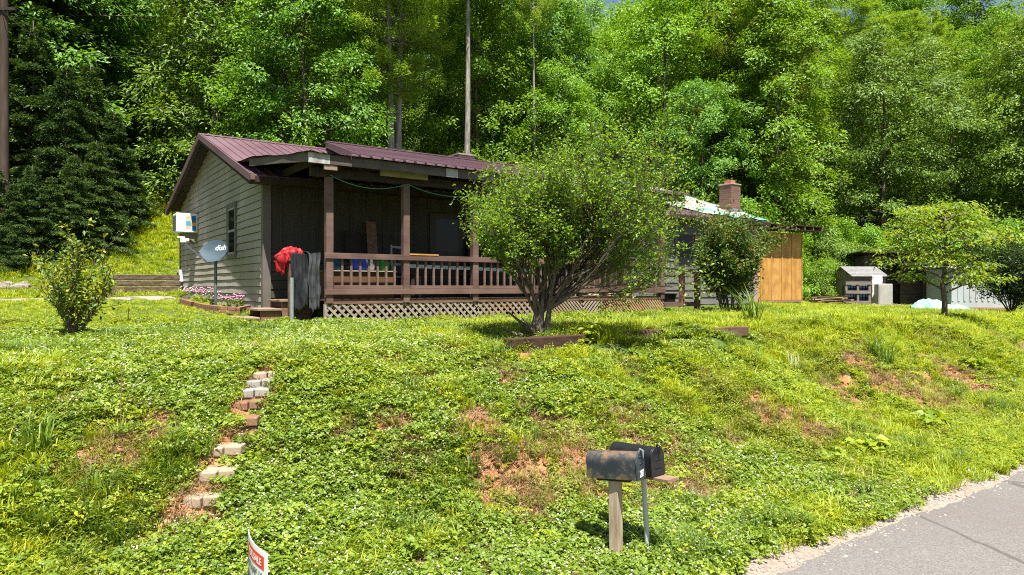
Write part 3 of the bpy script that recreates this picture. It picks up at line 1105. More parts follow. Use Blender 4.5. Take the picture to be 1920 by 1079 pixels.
PR = {
    'oak': tree_proto("forest_tree", broadleaf(11, 15, 4.2, 1.2, 46, 6, 119, 0.170), LF_DEEP, BARK),
    'maple': tree_proto("forest_tree", broadleaf(23, 13.5, 3.7, 0.8, 44, 6, 122, 0.155, rise=.5), LF_MID, BARK),
    'poplar': tree_proto("forest_tree", broadleaf(37, 17, 3.4, 1.5, 52, 5, 122, 0.178, rise=.6, topshape=.2), LF_YEL, BARK),
    'hickory': tree_proto("forest_tree", broadleaf(41, 14, 4.0, 0.6, 42, 6, 102, 0.208, rise=.25, lw=.4, spray=.7), LF_BLUE, BARK),
    'pine': tree_proto("white_pine", needle_tree(5, 18, 3.4, 7.6, 0.55, 0.22, 420, 0.06, cone=False, trunk_r=.19, lw=.15), LF_PINE, BARKP),
    'tallpine': tree_proto("white_pine", needle_tree(6, 19, 3.0, 8.6, 1.15, 0.20, 520, 0.04, cone=False, trunk_r=.25, lw=.15, layer=.16), LF_PINE, BARKP),
    'barepine': tree_proto("white_pine", needle_tree(9, 22, 2.6, 14.5, 0.9, 0.20, 420, 0.05, cone=False, trunk_r=.18, lw=.15, layer=.14), LF_PINE, BARKP),
    'scrub': tree_proto("scrub_pine", needle_tree(8, 15, 3.2, 3.5, 0.55, 0.22, 330, 0.10, cone=False, trunk_r=.17, lw=.15), LF_RUST, BARK),
    'hemlock': tree_proto("hemlock", needle_tree(15, 8, 2.9, 0.25, 0.26, 0.15, 260, 0.30, cone=True, trunk_r=.14, lw=.3, layer=.06), LF_HEM, BARK),
    'bush': tree_proto("forest_shrub", broadleaf(53, 3.0, 1.7, 0.15, 22, 5, 88, 0.128, rise=.7, spray=.42, thick=.12, trunk_r=.05), LF_MID, BARK),
    'ybush': tree_proto("forest_shrub", broadleaf(59, 3.2, 1.7, 0.15, 22, 5, 88, 0.120, rise=.6, spray=.45, thick=.12, trunk_r=.05, lw=.42), LF_YEL, BARK),
    'gbush': tree_proto("forest_shrub", broadleaf(61, 3.4, 1.9, 0.1, 24, 5, 95, 0.165, rise=.3, spray=.55, thick=.12, trunk_r=.05, lw=.32), LF_BLUE, BARK),
}
KIND = {
    'oak': ("dark green spreading broadleaf tree in the wood behind the house", "deep green trees of the wood"),
    'maple': ("mid green broadleaf tree with dense crown in the wood behind the house", "mid green trees of the wood"),
    'poplar': ("tall narrow yellow green broadleaf tree in the wood behind the house", "yellow green trees of the wood"),
    'hickory': ("grey green tree with long drooping leaves in the wood behind the house", "grey green trees of the wood"),
    'pine': ("tall white pine with feathery light green tiers in the wood", "white pines of the wood"),
    'tallpine': ("", None), 'barepine': ("", None),
    'scrub': ("olive bronze scrub pine among the broadleaf trees of the wood", "scrub pines of the wood"),
    'hemlock': ("dark drooping hemlock at the left edge of the wood", "dark hemlocks at the edge of the wood"),
    'bush': ("mid green leafy shrub at the foot of the wood", "mid green shrubs along the wood's edge"),
    'ybush': ("yellow green leafy shrub at the foot of the wood", "yellow green shrubs along the wood's edge"),
    'gbush': ("grey green shrub with long narrow leaves at the foot of the wood", "grey green shrubs along the wood's edge"),
}


def plant_tree(kind, x, y, s=1.0, rz=None, label=None, group=True, sz=None, rnd=random.Random(3)):
    lab, grp = KIND[kind]
    return put_tree(PR[kind], (x, y, hz(x, y) - 0.05), rnd.uniform(0, 6.28) if rz is None else rz, s, label or lab,
                    "shrub" if 'bush' in kind else "tree", grp if (group and not label) else None, sz)


def at_px(px, d):
    return (px - 960) / 1280.0 * d


# trees one can pick out
plant_tree('tallpine', at_px(730, 32.0), 32.0, 1.0, 0.4, "left one of the twin grey pine trunks behind the plum roof")
plant_tree('tallpine', at_px(747, 32.6), 32.6, 1.02, 2.0, "right one of the twin grey pine trunks behind the plum roof")
plant_tree('barepine', at_px(875, 33.0), 33.0, 1.06, 4.1, "single pale straight pine trunk rising behind the stub chimney")
plant_tree('scrub', at_px(1405, 39), 39, 1.08, 1.0, "leaning olive scrub pine above the brick chimney")
for px, d, s, rz, lab in ((60, 27.2, 0.95, .3, "dark hemlock close behind the utility pole"), (125, 26.0, 0.80, 1.9, "low dense dark hemlock at the left of the grassy clearing"),
                          (172, 27.5, 0.80, 3.3, "dark hemlock beside the grassy clearing nearest the gable"), (-40, 27.0, 1.3, 4.5, "tallest dark hemlock at the left margin"), (10, 29, 1.5, 5.1, "tall dark hemlock behind the utility pole"), (-20, 31, 1.75, 2.2, "very tall dark hemlock filling the upper left corner"), (95, 31, 1.7, .9, "tall dark hemlock between the utility pole and the clearing")):
    plant_tree('hemlock', at_px(px, d), d, s, rz, lab)
for px, d, s, lab in ((1002, 37.0, .62, "slim pale trunk in the wood above the big bush"), (470, 38.0, .66, "slim dark trunk in the wood above the plum ridge")):
    plant_tree('barepine', at_px(px, d), d, s, px * 1.3, lab, sz=.95)
rt = random.Random(12)
placed = []


def clear_of(x, y, r):
    return all((x - a) ** 2 + (y - b) ** 2 > r * r for a, b in placed)


mix_front = ['oak', 'maple', 'poplar', 'hickory', 'maple', 'oak', 'hickory']
for off, gap in ((2.8, 3.6), (6.5, 4.0), (11, 4.4), (16, 5.0), (22, 6.0), (29, 6.5), (37, 7.0), (47, 8.0)):
    x = -60.0
    while x < 62:
        x += gap * rt.uniform(0.75, 1.25)
        y = float(yedge(x)) + off + rt.uniform(-1.2, 1.2)
        if abs(x) > 0.80 * y + 3: continue
        k = x / y
        if -0.635 < k < -0.455 and y < 37: continue          # the grassy clearing
        if -0.80 < k < -0.62 and y < 24: continue
        if k < -0.56 and y < 30.5: continue
        u, v = uv_of(x, y)
        if -2 < u < 22 and v < 15.0: continue
        if k > 0.4 and y < 38.5: continue
        if abs(k + .170) < .045 and y < 38 or abs(k + .066) < .035 and y < 37: continue
        kind = rt.choice(mix_front)
        if k < -0.53: kind = rt.choice(['oak', 'oak', 'hickory', 'maple'])
        if -0.24 < k < -0.1 and rt.random() < .5: kind = 'poplar'
        if 0.02 < k < 0.25 and rt.random() < .4: kind = 'maple'
        if off > 14 and rt.random() < .16: kind = 'pine'
        plant_tree(kind, x, y, rt.uniform(0.82, 1.18) * (1.0 if off > 5 else 0.86), sz=None, rnd=rt)
for off, gap in ((-0.6, 2.2), (1.6, 2.2), (4.0, 2.6)):
    x = -34.0
    while x < 46:
        x += gap * rt.uniform(0.7, 1.3)
        y = float(yedge(x)) + off + rt.uniform(-.6, .6)
        k = x / y
        if abs(k) > 0.80: continue
        u, v = uv_of(x, y)
        if -2.5 < u < 21.5 and v < 14.0: continue
        if -0.80 < k < -0.47 and y < 34: continue
        if k > 0.44 and y < 36.5: continue
        if -.215 < k < -.14 and y < 36: continue
        plant_tree(rt.choice(['bush', 'ybush', 'gbush', 'bush']), x, y, rt.uniform(.7, 1.35), rnd=rt)
for px, d in ((190, 43), (235, 47), (265, 52), (215, 57), (160, 50), (1655, 80), (1690, 84), (1240, 82), (1270, 86), (1720, 78)):
    plant_tree('maple', at_px(px, d), d, 1.5, rnd=rt)
for px, d, s in ((75, 30.5, 1.15), (-5, 30, 1.0), (150, 33, .9)):
    plant_tree('oak', at_px(px, d), d, s, rnd=rt)
for px, d, s in ((25, 22.3, .42), (62, 22.8, .5), (100, 23.2, .45), (138, 24.0, .55), (180, 25.2, .6), (215, 27.5, .7), (-12, 22.5, .5)):
    plant_tree('hemlock', at_px(px, d), d, s * .85, rnd=rt)
# sprigs of the clearing's rim and the right edge
for px, d, k, s, lab in ((265, 35, 'ybush', 1.05, "bright yellow green shrub at the top of the grassy clearing"),
                    (300, 37, 'bush', 1.1, "leafy shrub behind the clearing beside the gable"), (225, 36, 'ybush', 1.0, "yellow green shrub left of the clearing's top"),
                    (1548, 33, 'ybush', .62, "bright rounded shrub left of the shingled shed"), (1590, 35, 'gbush', .8, "grey green feathery shrub behind the lumber pile"),
                    (1530, 36.5, 'gbush', 1.0, "tall narrow leaved shrub beside the plywood wall")):
    plant_tree(k, at_px(px, d), d, s, None, lab)


# ------------------------------------------------------------------ shrubs and small trees in the yard, grown stem by stem
def grow(rng, base, mains, levels, leaf_fn, up=0.0, n_ring=5):
    """mains: (direction, length, radius); levels: list of (count, length factor, spread) -> stems MB, leaf parts"""
    mb, parts = MB(), []

    def path(p, d, ln, curl, k=5):
        pts, q, dd = [p.copy()], p.copy(), d.copy()
        for i in range(k - 1):
            dd = nrmz(dd + curl * UPV / (k - 1) + rng.normal(0, 0.07, 3))
            q = q + dd * ln / (k - 1)
            pts.append(q.copy())
        return np.array(pts), dd

    def rec(p, d, ln, rad, lev):
        last = lev == len(levels)
        pts, dd = path(p, d, ln, up if lev else up * .6, 5 if lev < 2 else 4)
        m = len(pts)
        mb.tube([Vector(x) for x in pts], [rad * (1 - 0.72 * i / (m - 1)) for i in range(m)], n_ring if lev < 2 else 3, cap=False)
        if lev >= len(levels) - 1:
            parts.append(leaf_fn(rng, pts, dd, lev))
        if last: return
        cnt, lf, sp = levels[lev]
        for i in range(cnt):
            s = 0.30 + 0.70 * (i + rng.random()) / cnt
            k = s * (m - 1)
            i0 = min(int(k), m - 2)
            q = pts[i0] + (pts[i0 + 1] - pts[i0]) * (k - i0)
            t = nrmz(pts[i0 + 1] - pts[i0])
            nd = nrmz(t + sp * rng.normal(size=3))
            rec(q, nd, ln * lf * rng.uniform(.7, 1.25), rad * (1 - .72 * s) * .62 + .0015, lev + 1)

    for mn in mains:
        rec(np.array(mn[3] if len(mn) > 3 else base, float), nrmz(np.array(mn[0], float)), mn[1], mn[2], 0)
    return mb, [p for p in parts if p is not None]


def twig_leaves(n, ls, lw=.55, near=.3, hang=0.0, spread=0.05):
    def fn(rng, pts, dd, lev):
        m = int(rng.poisson(n))
        if m < 1: return None
        s = near + (1.02 - near) * rng.random(m)
        kk = s * (len(pts) - 1)
        q = np.stack([np.interp(kk, np.arange(len(pts)), pts[:, c]) for c in range(3)], -1)
        q = q + rng.normal(0, spread, (m, 3))
        T = nrmz(pts[-1] - pts[0]) * .5 + rng.normal(0, .8, (m, 3)) - UPV * hang
        N = UPV * .7 + rng.normal(0, .55, (m, 3))
        L = ls * rng.uniform(.6, 1.3, m)
        return leaf_arrays(q, N, T, L, L * lw)
    return fn


def grown(name, label, cat, loc, gen, leaf, bark, stem_name="stems", leaf_name="foliage", rz=0.0):
    t = thing(name, label, cat, loc, rz)
    mb, parts = gen
    tm = bpy.data.meshes.new(stem_name)
    tm.from_pydata(mb.v, [], mb.f)
    tm.shade_smooth()
    tm.materials.append(bark)
    link_obj(bpy.data.objects.new(stem_name, tm), t)
    V_, F_ = merge(parts)
    link_obj(bpy.data.objects.new(leaf_name, np_mesh(leaf_name, V_, F_, [leaf])), t)
    return t


LF_BUSH = leafmat("small glossy bush leaves", [(0, (0.066, 0.142, 0.014)), (0.5, (0.137, 0.248, 0.021)), (1, (0.243, 0.356, 0.034))], 0.35, rough=.42, objvar=0)
LF_CRAPE = leafmat("crape myrtle leaves", [(0, (0.031, 0.079, 0.017)), (0.55, (0.069, 0.140, 0.025)), (0.85, (0.144, 0.187, 0.036)), (1, (0.287, 0.144, 0.051))], 0.3, objvar=0)
LF_DOG = leafmat("dogwood leaves", [(0, (0.079, 0.151, 0.019)), (0.5, (0.151, 0.242, 0.026)), (1, (0.276, 0.315, 0.045))], 0.42, objvar=0)
LF_SPROUT = leafmat("yellow tipped leaves", [(0, (0.064, 0.128, 0.019)), (0.5, (0.135, 0.216, 0.025)), (1, (0.367, 0.351, 0.047))], 0.35, objvar=0)
LF_DARK = leafmat("dark shrub leaves", [(0, (0.012, 0.030, 0.008)), (0.5, (0.026, 0.056, 0.012)), (1, (0.06, 0.09, 0.02))], 0.25, objvar=0)

rng = np.random.default_rng(77)
g = ground_at(1000, 643)
mains = []
TOPS = ((.03, 0, .50), (-.05, .02, .46), (.12, 0, .54))
for i, (dx_, dy_, ln_, r_) in enumerate(((-.85, .1, .88, .036), (1.25, .15, 1.25, .042), (.10, -.5, .95, .034), (.30, .65, 1.05, .036), (-.45, -.4, .95, .034), (1.15, -.45, 1.1, .036), (-.12, .1, 1.1, .040), (.55, .2, 1.15, .040), (.75, -.15, 1.1, .034), (-.45, .55, 1.0, .034), (-.6, -.15, .82, .03), (1.7, .1, 1.15, .036), (.9, .6, 1.1, .034))):
    mains.append(((dx_ + .21, dy_, 1.0), ln_ * (1.0 if abs(dx_) > .5 else .86), r_, TOPS[i % 3]))
gen = grow(rng, (0, 0, 0), mains, [(8, 1.12, .34), (8, .52, .34), (5, .54, .38), (2, .5, .45)], twig_leaves(3.6, .056, .55, .3, spread=.03), up=0.34)
gen[0].tube([(0, 0, -.3), (.01, .0, 0), (-.01, .01, .25), (.03, 0, .56)], [.15, .105, .08, .04], 10)
gen[0].tube([(.03, 0, .05), (.12, 0, .30), (.16, 0, .60)], [.08, .058, .032], 8)
gen[0].tube([(-.03, 0, .05), (-.09, .02, .28), (-.06, .02, .50)], [.065, .048, .03], 8)
for q_ in ((-.5, .2, .5), (-.28, -.2, .42), (-.6, -.05, .25)):      # old broken stubs at the foot
    gen[0].tube([(0, 0, .02), (q_[0] * .5, q_[1] * .5, q_[2] * .6), (q_[0], q_[1], q_[2])], [.045, .03, .012], 6)
fbush = grown("flowering_bush", "big fan shaped multi stemmed bush standing on the bank before the porch", "bush", (g.x, g.y, g.z - .03), gen, LF_BUSH, BARKT)
fbush.scale = (.98, .98, 1.0)
fbush.location.x += .10
# crape myrtle at the plywood wall
rng = np.random.default_rng(31)
g = ground_at(1368, 592)
mains = [((math.cos(i * 2.4) * (.12 + .38 * ((i * .618) % 1)), math.sin(i * 2.4) * .35, 1.0), rng.uniform(1.4, 2.25), .020, (.45 * math.cos(i * 1.7) * ((i * .37) % 1), .3 * math.sin(i * 1.7) * ((i * .37) % 1), -.05)) for i in range(22)]
gen = grow(rng, (0, 0, 0), mains, [(9, .36, .40), (5, .5, .42)], twig_leaves(26, .085, .5, .1, spread=.08), up=0.3)
grown("crape_myrtle", "dense dark green shrub with reddish tips in front of the grey lap wall", "shrub", (g.x, g.y, g.z), gen, LF_CRAPE, BARKT)
# dogwood
rng = np.random.default_rng(19)
g = ground_at(1770, 603)


def dog_gen():
    mb, parts = MB(), []
    mb.tube([(0, 0, -.2), (.02, 0, .5), (-.03, .02, 1.0), (.05, 0, 1.6), (.0, 0, 2.3), (.05, 0, 3.0)], [.085, .07, .062, .05, .035, .012], 8)
    for i in range(25):
        h = 0.75 + 2.25 * (i / 25) ** .9
        az = i * 2.4 + rng.normal(0, .3)
        ln = (1.75 if h > 1.0 else 1.3) * (1 - .55 * max(0, (h - 1.6) / 1.4) ** 1.5) * rng.uniform(.5, 1.15)
        out = np.array([math.cos(az), math.sin(az), 0])
        side = np.array([-out[1], out[0], 0])
        pts = np.array([np.array([0, 0, h]) + out * ln * s + UPV * (.55 * ln * s - .32 * ln * s * s) + side * .08 * math.sin(4 * s + i) for s in (0, .35, .7, 1)])
        mb.tube([Vector(p) for p in pts], [.030, .02, .012, .005], 5, cap=False)
        for j in range(8):
            s = .38 + .66 * (j + rng.random()) / 8
            q = np.array([np.interp(s, (0, .35, .7, 1), pts[:, c]) for c in range(3)]) + side * rng.normal(0, .22) * ln * (1.2 - .6 * s) + UPV * rng.normal(0.02, .06)
            m = 27
            rel = rng.normal(0, .16, (m, 3)) * np.array([1, 1, .28])
            T = nrmz(rel + 1e-3) * .8 + rng.normal(0, .3, (m, 3)) - UPV * .75
            L = .12 * rng.uniform(.6, 1.25, m)
            parts.append(leaf_arrays(q + rel, UPV + .4 * nrmz(rel) + rng.normal(0, .3, (m, 3)), T, L, L * .5))
    return mb, parts


grown("dogwood_tree", "small layered tree with drooping light green leaves before the sheds", "tree", (g.x, g.y, g.z), dog_gen(), LF_DOG, BARKT, "trunk", "crown")
# sprouting shrub on the left
rng = np.random.default_rng(40)
g = ground_at(140, 640)
mains = [((math.cos(i * 2.4) * (.1 + .55 * ((i * .618) % 1)), math.sin(i * 2.4) * .5, 1.0), rng.uniform(.75, 1.25), .013) for i in range(15)]
mains += [((.2, 0, 1), 1.45, .012), ((-.35, .1, 1), 1.3, .012), ((.6, 0, .9), 1.15, .012), ((-.65, .1, .8), 1.05, .012), ((.05, .1, 1), 1.5, .012)]
gen = grow(rng, (0, 0, 0), mains, [(8, .33, .45)], twig_leaves(15, .072, .5, .12, spread=.03), up=0.15)
grown("sprouting_shrub", "loose shrub with upright yellow tipped shoots on the left lawn", "shrub", (g.x, g.y, g.z), gen, LF_SPROUT, BARKT)
# dark shrub at the right margin
rng = np.random.default_rng(41)
g = ground_at(1896, 594)
mains = [((math.cos(i * 2.4) * (.1 + .6 * ((i * .618) % 1)), math.sin(i * 2.4) * .5, 1.0), rng.uniform(1.2, 2.1), .025) for i in range(14)]
gen = grow(rng, (0, 0, 0), mains, [(7, .45, .4), (5, .5, .4)], twig_leaves(28, .10, .5, .1, spread=.1), up=0.25)
grown("dark_shrub", "dark leafy shrub beside the small layered tree at the right edge", "shrub", (g.x, g.y, g.z), gen, LF_DARK, BARK)

# ------------------------------------------------------------------ ground cover: tufts of grass, clover in flower, weeds
LF_GRASS = leafmat("lawn grass", [(0, (0.147, 0.234, 0.021)), (0.45, (0.268, 0.352, 0.026)), (0.8, (0.406, 0.452, 0.036)), (1, (0.570, 0.484, 0.117))], 0.4, objvar=.55)
LF_CLOV = leafmat("clover leaves", [(0, (0.101, 0.177, 0.019)), (0.5, (0.205, 0.289, 0.028)), (1, (0.382, 0.416, 0.040))], 0.32, objvar=.5)
LF_WEED = leafmat("weed leaves", [(0, (0.116, 0.198, 0.020)), (0.5, (0.223, 0.301, 0.028)), (1, (0.389, 0.420, 0.041))], 0.36, objvar=.55)
LF_DGRASS = leafmat("dark tall grass", [(0, (0.052, 0.111, 0.016)), (0.5, (0.098, 0.176, 0.026)), (1, (0.182, 0.260, 0.046))], 0.35, objvar=.3)
LF_PGRASS = leafmat("pale seeding grass", [(0, (0.16, 0.20, 0.07)), (0.5, (0.24, 0.28, 0.11)), (1, (0.33, 0.35, 0.17))], 0.35, objvar=.3)
STRAW = leafmat("dry straw", [(0, (0.187, 0.123, 0.060)), (0.5, (0.281, 0.204, 0.102)), (1, (0.391, 0.306, 0.170))], 0.25, tint=.8, objvar=.3)
FLOWER = M("white clover flowers", (0.52, 0.52, 0.40), (0.42, 0.40, 0.27), (40, 40, 40), 0.8)


def blades(rng, n, rad, h, w, bend=.5, lean=.35):
    """curved grass blades in two segments"""
    az = rng.random(n) * 6.283
    r = rad * np.sqrt(rng.random(n))
    base = np.stack([r * np.cos(az), r * np.sin(az), np.full(n, -.02)], -1)
    a2 = az + rng.normal(0, .9, n)
    out = np.stack([np.cos(a2), np.sin(a2), np.zeros(n)], -1)
    side = np.stack([-np.sin(a2), np.cos(a2), np.zeros(n)], -1)
    hh = (h * rng.uniform(.5, 1.2, n))[:, None]
    ww = (w * rng.uniform(.7, 1.3, n))[:, None]
    ln = (lean * rng.uniform(.2, 1.3, n))[:, None]
    bd = (bend * rng.uniform(.3, 1.3, n))[:, None]
    mid = base + out * hh * ln * .5 + UPV * hh * .62
    tip = base + out * hh * (ln + bd) + UPV * hh * (1.05 - .45 * bd)
    V_ = np.stack([base - side * ww / 2, base + side * ww / 2, mid + side * ww * .45, mid - side * ww * .45, tip], 1).reshape(-1, 3)
    k = np.arange(n) * 5
    F_ = np.concatenate([np.stack([k, k + 1, k + 2], -1), np.stack([k, k + 2, k + 3], -1), np.stack([k + 3, k + 2, k + 4], -1)])
    return V_, F_


def trifoliate(rng, n, rad, h, ls):
    az = rng.random(n) * 6.283
    r = rad * np.sqrt(rng.random(n))
    c = np.stack([r * np.cos(az), r * np.sin(az), h * rng.uniform(.35, 1.1, n)], -1)
    tilt = nrmz(UPV + .45 * rng.normal(size=(n, 3)))
    t0 = nrmz(np.cross(tilt, rand_dir(rng, n)))
    s0 = np.cross(tilt, t0)
    parts = []
    L = ls * rng.uniform(.7, 1.3, n)
    for k in range(3):
        a = k * 2.094
        parts.append(leaf_arrays(c, tilt, t0 * math.cos(a) + s0 * math.sin(a), L, L * .95, .1))
    return merge(parts)


def flower_balls(rng, n, rad, h, s):
    parts = []
    phi = (1 + 5 ** .5) / 2
    iv = nrmz(np.array([(-1, phi, 0), (1, phi, 0), (-1, -phi, 0), (1, -phi, 0), (0, -1, phi), (0, 1, phi), (0, -1, -phi), (0, 1, -phi), (phi, 0, -1), (phi, 0, 1), (-phi, 0, -1), (-phi, 0, 1)], float))
    fi = np.array([(0, 11, 5), (0, 5, 1), (0, 1, 7), (0, 7, 10), (0, 10, 11), (1, 5, 9), (5, 11, 4), (11, 10, 2), (10, 7, 6), (7, 1, 8), (3, 9, 4), (3, 4, 2), (3, 2, 6), (3, 6, 8), (3, 8, 9), (4, 9, 5), (2, 4, 11), (6, 2, 10), (8, 6, 7), (9, 8, 1)])
    for i in range(n):
        az, r = rng.random() * 6.283, rad * math.sqrt(rng.random())
        c = np.array([r * math.cos(az), r * math.sin(az), h * rng.uniform(.8, 1.3)])
        parts.append((c + iv * s * rng.uniform(.7, 1.2) * np.array([1, 1, .85]), fi))
    return merge(parts)


def rosette(rng, n, rad, h, ls, lw):
    """a low broad-leaved weed: stems with leaves all the way up"""
    parts = []
    for i in range(n):
        az = rng.random() * 6.283
        lean = rng.uniform(.2, .9)
        out = np.array([math.cos(az), math.sin(az), 0])
        hh = h * rng.uniform(.5, 1.15)
        m = 7
        s = (np.arange(m) + .7) / m
        P = out * (rad * lean * s)[:, None] + UPV * (hh * s * (1.25 - .35 * s))[:, None]
        a2 = az + np.arange(m) * 2.4
        T = np.stack([np.cos(a2), np.sin(a2), np.full(m, .15)], -1)
        L = ls * rng.uniform(.7, 1.2, m) * (1.1 - .4 * s)
        parts.append(leaf_arrays(P, UPV + .35 * rng.normal(size=(m, 3)), T, L, L * lw))
    return merge(parts)


def fronds(rng, n, ln, pairs, ls, lw, rise=1.0):
    """arching compound leaves, like sumac or fern"""
    parts = []
    for i in range(n):
        az = i * 2.4 + rng.normal(0, .3)
        out = np.array([math.cos(az), math.sin(az), 0])
        side = np.array([-out[1], out[0], 0])
        l = ln * rng.uniform(.7, 1.2)
        r0 = rise * rng.uniform(.6, 1.3)
        s = np.linspace(.25, 1, pairs)
        C = out * (l * s)[:, None] + UPV * (l * (r0 * s - .75 * r0 * s * s))[:, None]
        for sg in (-1, 1):
            T = side * sg + out * .45 - UPV * .25
            L = ls * (1.15 - .7 * abs(s - .45)) * rng.uniform(.85, 1.1, pairs)
            parts.append(leaf_arrays(C, UPV + .15 * rng.normal(size=(pairs, 3)), np.broadcast_to(T, (pairs, 3)) + .12 * rng.normal(size=(pairs, 3)), L, L * lw))
        # rachis
        st = np.stack([np.zeros(3), C[pairs // 2], C[-1]])
        V_ = np.concatenate([st - side * .004, st + side * .004])
        parts.append((V_, np.array([(0, 3, 4), (0, 4, 1), (1, 4, 5), (1, 5, 2)])))
    return merge(parts)


def proto_obj(name, parts_mats):
    """an instance source; kept out of the scene"""
    V_, F_, mi, mats, n = [], [], [], [], 0
    for i, ((v, f), mt) in enumerate(parts_mats):
        V_.append(v)
        F_.append(f + n)
        n += len(v)
        mi += [i] * len(f)
        mats.append(mt)
    return bpy.data.objects.new(name, np_mesh(name, np.concatenate(V_), np.concatenate(F_), mats, mi))


rp = np.random.default_rng(8)
P_GRASS = [proto_obj("tuft", [(blades(rp, 30, .085, h, .010, b), LF_GRASS)]) for h, b in ((.09, .7), (.13, .6), (.08, .9), (.18, .5))]
P_CLOV = [proto_obj("patch", [(trifoliate(rp, 52, .14, h, l_), LF_CLOV)]) for h, l_ in ((.06, .018), (.10, .024))] + \
         [proto_obj("patch", [(trifoliate(rp, 34, .14, .07, .020), LF_CLOV), (blades(rp, 16, .12, .11, .009, .7), LF_GRASS)]) for _ in range(2)] + \
         [proto_obj("patch", [(trifoliate(rp, 48, .14, .085, .021), LF_CLOV), (flower_balls(rp, n, .13, .10, .009), FLOWER)]) for n in (3,)]
LF_CLOVD = leafmat("lush dark clover", [(0, (0.073, 0.131, 0.017)), (0.5, (0.154, 0.238, 0.026)), (1, (0.299, 0.361, 0.042))], 0.3, objvar=.5)
LF_PALE = leafmat("pale yellow weeds", [(0, (0.13, 0.19, 0.025)), (0.5, (0.21, 0.26, 0.035)), (1, (0.34, 0.34, 0.08))], 0.36, objvar=.5)
P_CLOVD = [proto_obj("patch", [(trifoliate(rp, 56, .14, h, l_), LF_CLOVD)]) for h, l_ in ((.07, .020), (.11, .026))] + \
          [proto_obj("patch", [(trifoliate(rp, 50, .14, .085, .021), LF_CLOVD), (flower_balls(rp, n, .13, .10, .010), FLOWER)]) for n in (1, 2, 3)]
P_WEED = [proto_obj("weed", [(rosette(rp, 6, .10, .14, .075, .5), LF_WEED)]), proto_obj("weed", [(rosette(rp, 5, .08, .20, .06, .4), LF_WEED)]),
          proto_obj("weed", [(rosette(rp, 7, .13, .09, .07, .75), LF_WEED)]), proto_obj("weed", [(fronds(rp, 5, .18, 6, .055, .4), LF_WEED)])]
P_WEEDP = [proto_obj("weed", [(rosette(rp, 6, .12, .12, .055, .45), LF_PALE)]), proto_obj("weed", [(blades(rp, 30, .10, .15, .008, .8), LF_PALE)]), proto_obj("weed", [(rosette(rp, 6, .10, .22, .05, .4), LF_PALE)]), proto_obj("weed", [(blades(rp, 34, .12, .10, .008, 1.0), LF_PALE)])]
P_STRAW = [proto_obj("straw", [(blades(rp, 26, .13, .10, .006, 1.2, 1.0), STRAW)]) for _ in range(2)]
P_YARD = [proto_obj("yard_tuft", [(blades(rp, 34, .28, h, .022, .6), LF_GRASS), (rosette(rp, 3, .25, .16, .10, .5), LF_WEED)]) for h in (.24, .32)]


def scatter(name, protos, P, scl, label, bank=None):
    n = len(P)
    r = np.random.default_rng(len(name) + n)
    me = bpy.data.meshes.new(name)
    me.vertices.add(n)
    me.vertices.foreach_set("co", np.ascontiguousarray(P, np.float32).ravel())
    a = me.attributes.new("rot", 'FLOAT_VECTOR', 'POINT')
    a.data.foreach_set("vector", np.stack([r.normal(0, .12, n), r.normal(0, .12, n), r.random(n) * 6.283], -1).astype(np.float32).ravel())
    a = me.attributes.new("scl", 'FLOAT', 'POINT')
    a.data.foreach_set("value", np.asarray(scl, np.float32))
    a = me.attributes.new("pick", 'INT', 'POINT')
    pk = r.integers(0, len(protos) if bank is None else len(protos) // 2, n)
    if bank is not None: pk = pk + (len(protos) // 2) * (np.asarray(bank) > 0)
    a.data.foreach_set("value", pk.astype(np.int32))
    o = link_obj(bpy.data.objects.new(name, me))
    tag(o, label, None, None, "stuff")
    cl = bpy.data.collections.new(name + " sources")
    for i, p in enumerate(protos):
        p.name = "%s source %02d" % (name, i)      # the collection is read in name order
        cl.objects.link(p)
    ng = bpy.data.node_groups.new(name, 'GeometryNodeTree')
    ng.interface.new_socket("Geometry", in_out='INPUT', socket_type='NodeSocketGeometry')
    ng.interface.new_socket("Geometry", in_out='OUTPUT', socket_type='NodeSocketGeometry')
    N = ng.nodes
    gi, go = N.new("NodeGroupInput"), N.new("NodeGroupOutput")
    ci = N.new("GeometryNodeCollectionInfo")
    ci.inputs["Collection"].default_value = cl
    ci.inputs["Separate Children"].default_value = True
    ci.inputs["Reset Children"].default_value = True
    ip = N.new("GeometryNodeInstanceOnPoints")
    ip.inputs["Pick Instance"].default_value = True

    def attr(nm, ty):
        k = N.new("GeometryNodeInputNamedAttribute")
        k.data_type = ty
        k.inputs["Name"].default_value = nm
        return k.outputs[0]
    L = ng.links
    L.new(gi.outputs[0], ip.inputs["Points"])
    L.new(ci.outputs[0], ip.inputs["Instance"])
    L.new(attr("pick", 'INT'), ip.inputs["Instance Index"])
    L.new(attr("rot", 'FLOAT_VECTOR'), ip.inputs["Rotation"])
    L.new(attr("scl", 'FLOAT'), ip.inputs["Scale"])
    L.new(ip.outputs[0], go.inputs[0])
    md = o.modifiers.new("scatter", 'NODES')
    md.node_group = ng
    return o


def field(x, y, s, k):
    return np.sin(x * s + 1.7 * np.sin(y * s * .7 + k)) * np.sin(y * s * 1.1 + 1.3 * np.sin(x * s * .8 + 2 * k)) + .5 * np.sin(x * s * 2.7 + k) * np.sin(y * s * 2.3 + 3 * k)


STEPS_XY = []      # filled below for the brick steps: keep plants off the treads
for px, py in ((495, 712), (488, 725), (482, 740), (466, 752), (457, 772), (448, 800), (415, 845), (403, 888), (376, 940)):
    p = ground_at(px, py)
    STEPS_XY.append((p.x, p.y))


TIMBER_XY = []
for px, py in [(952 + 12 * i, 664 - .95 * i) for i in range(22)] + [(1205 + 12 * i, 645 - .6 * i) for i in range(17)]:
    p = ground_at(px, py)
    TIMBER_XY.append((p.x, p.y))


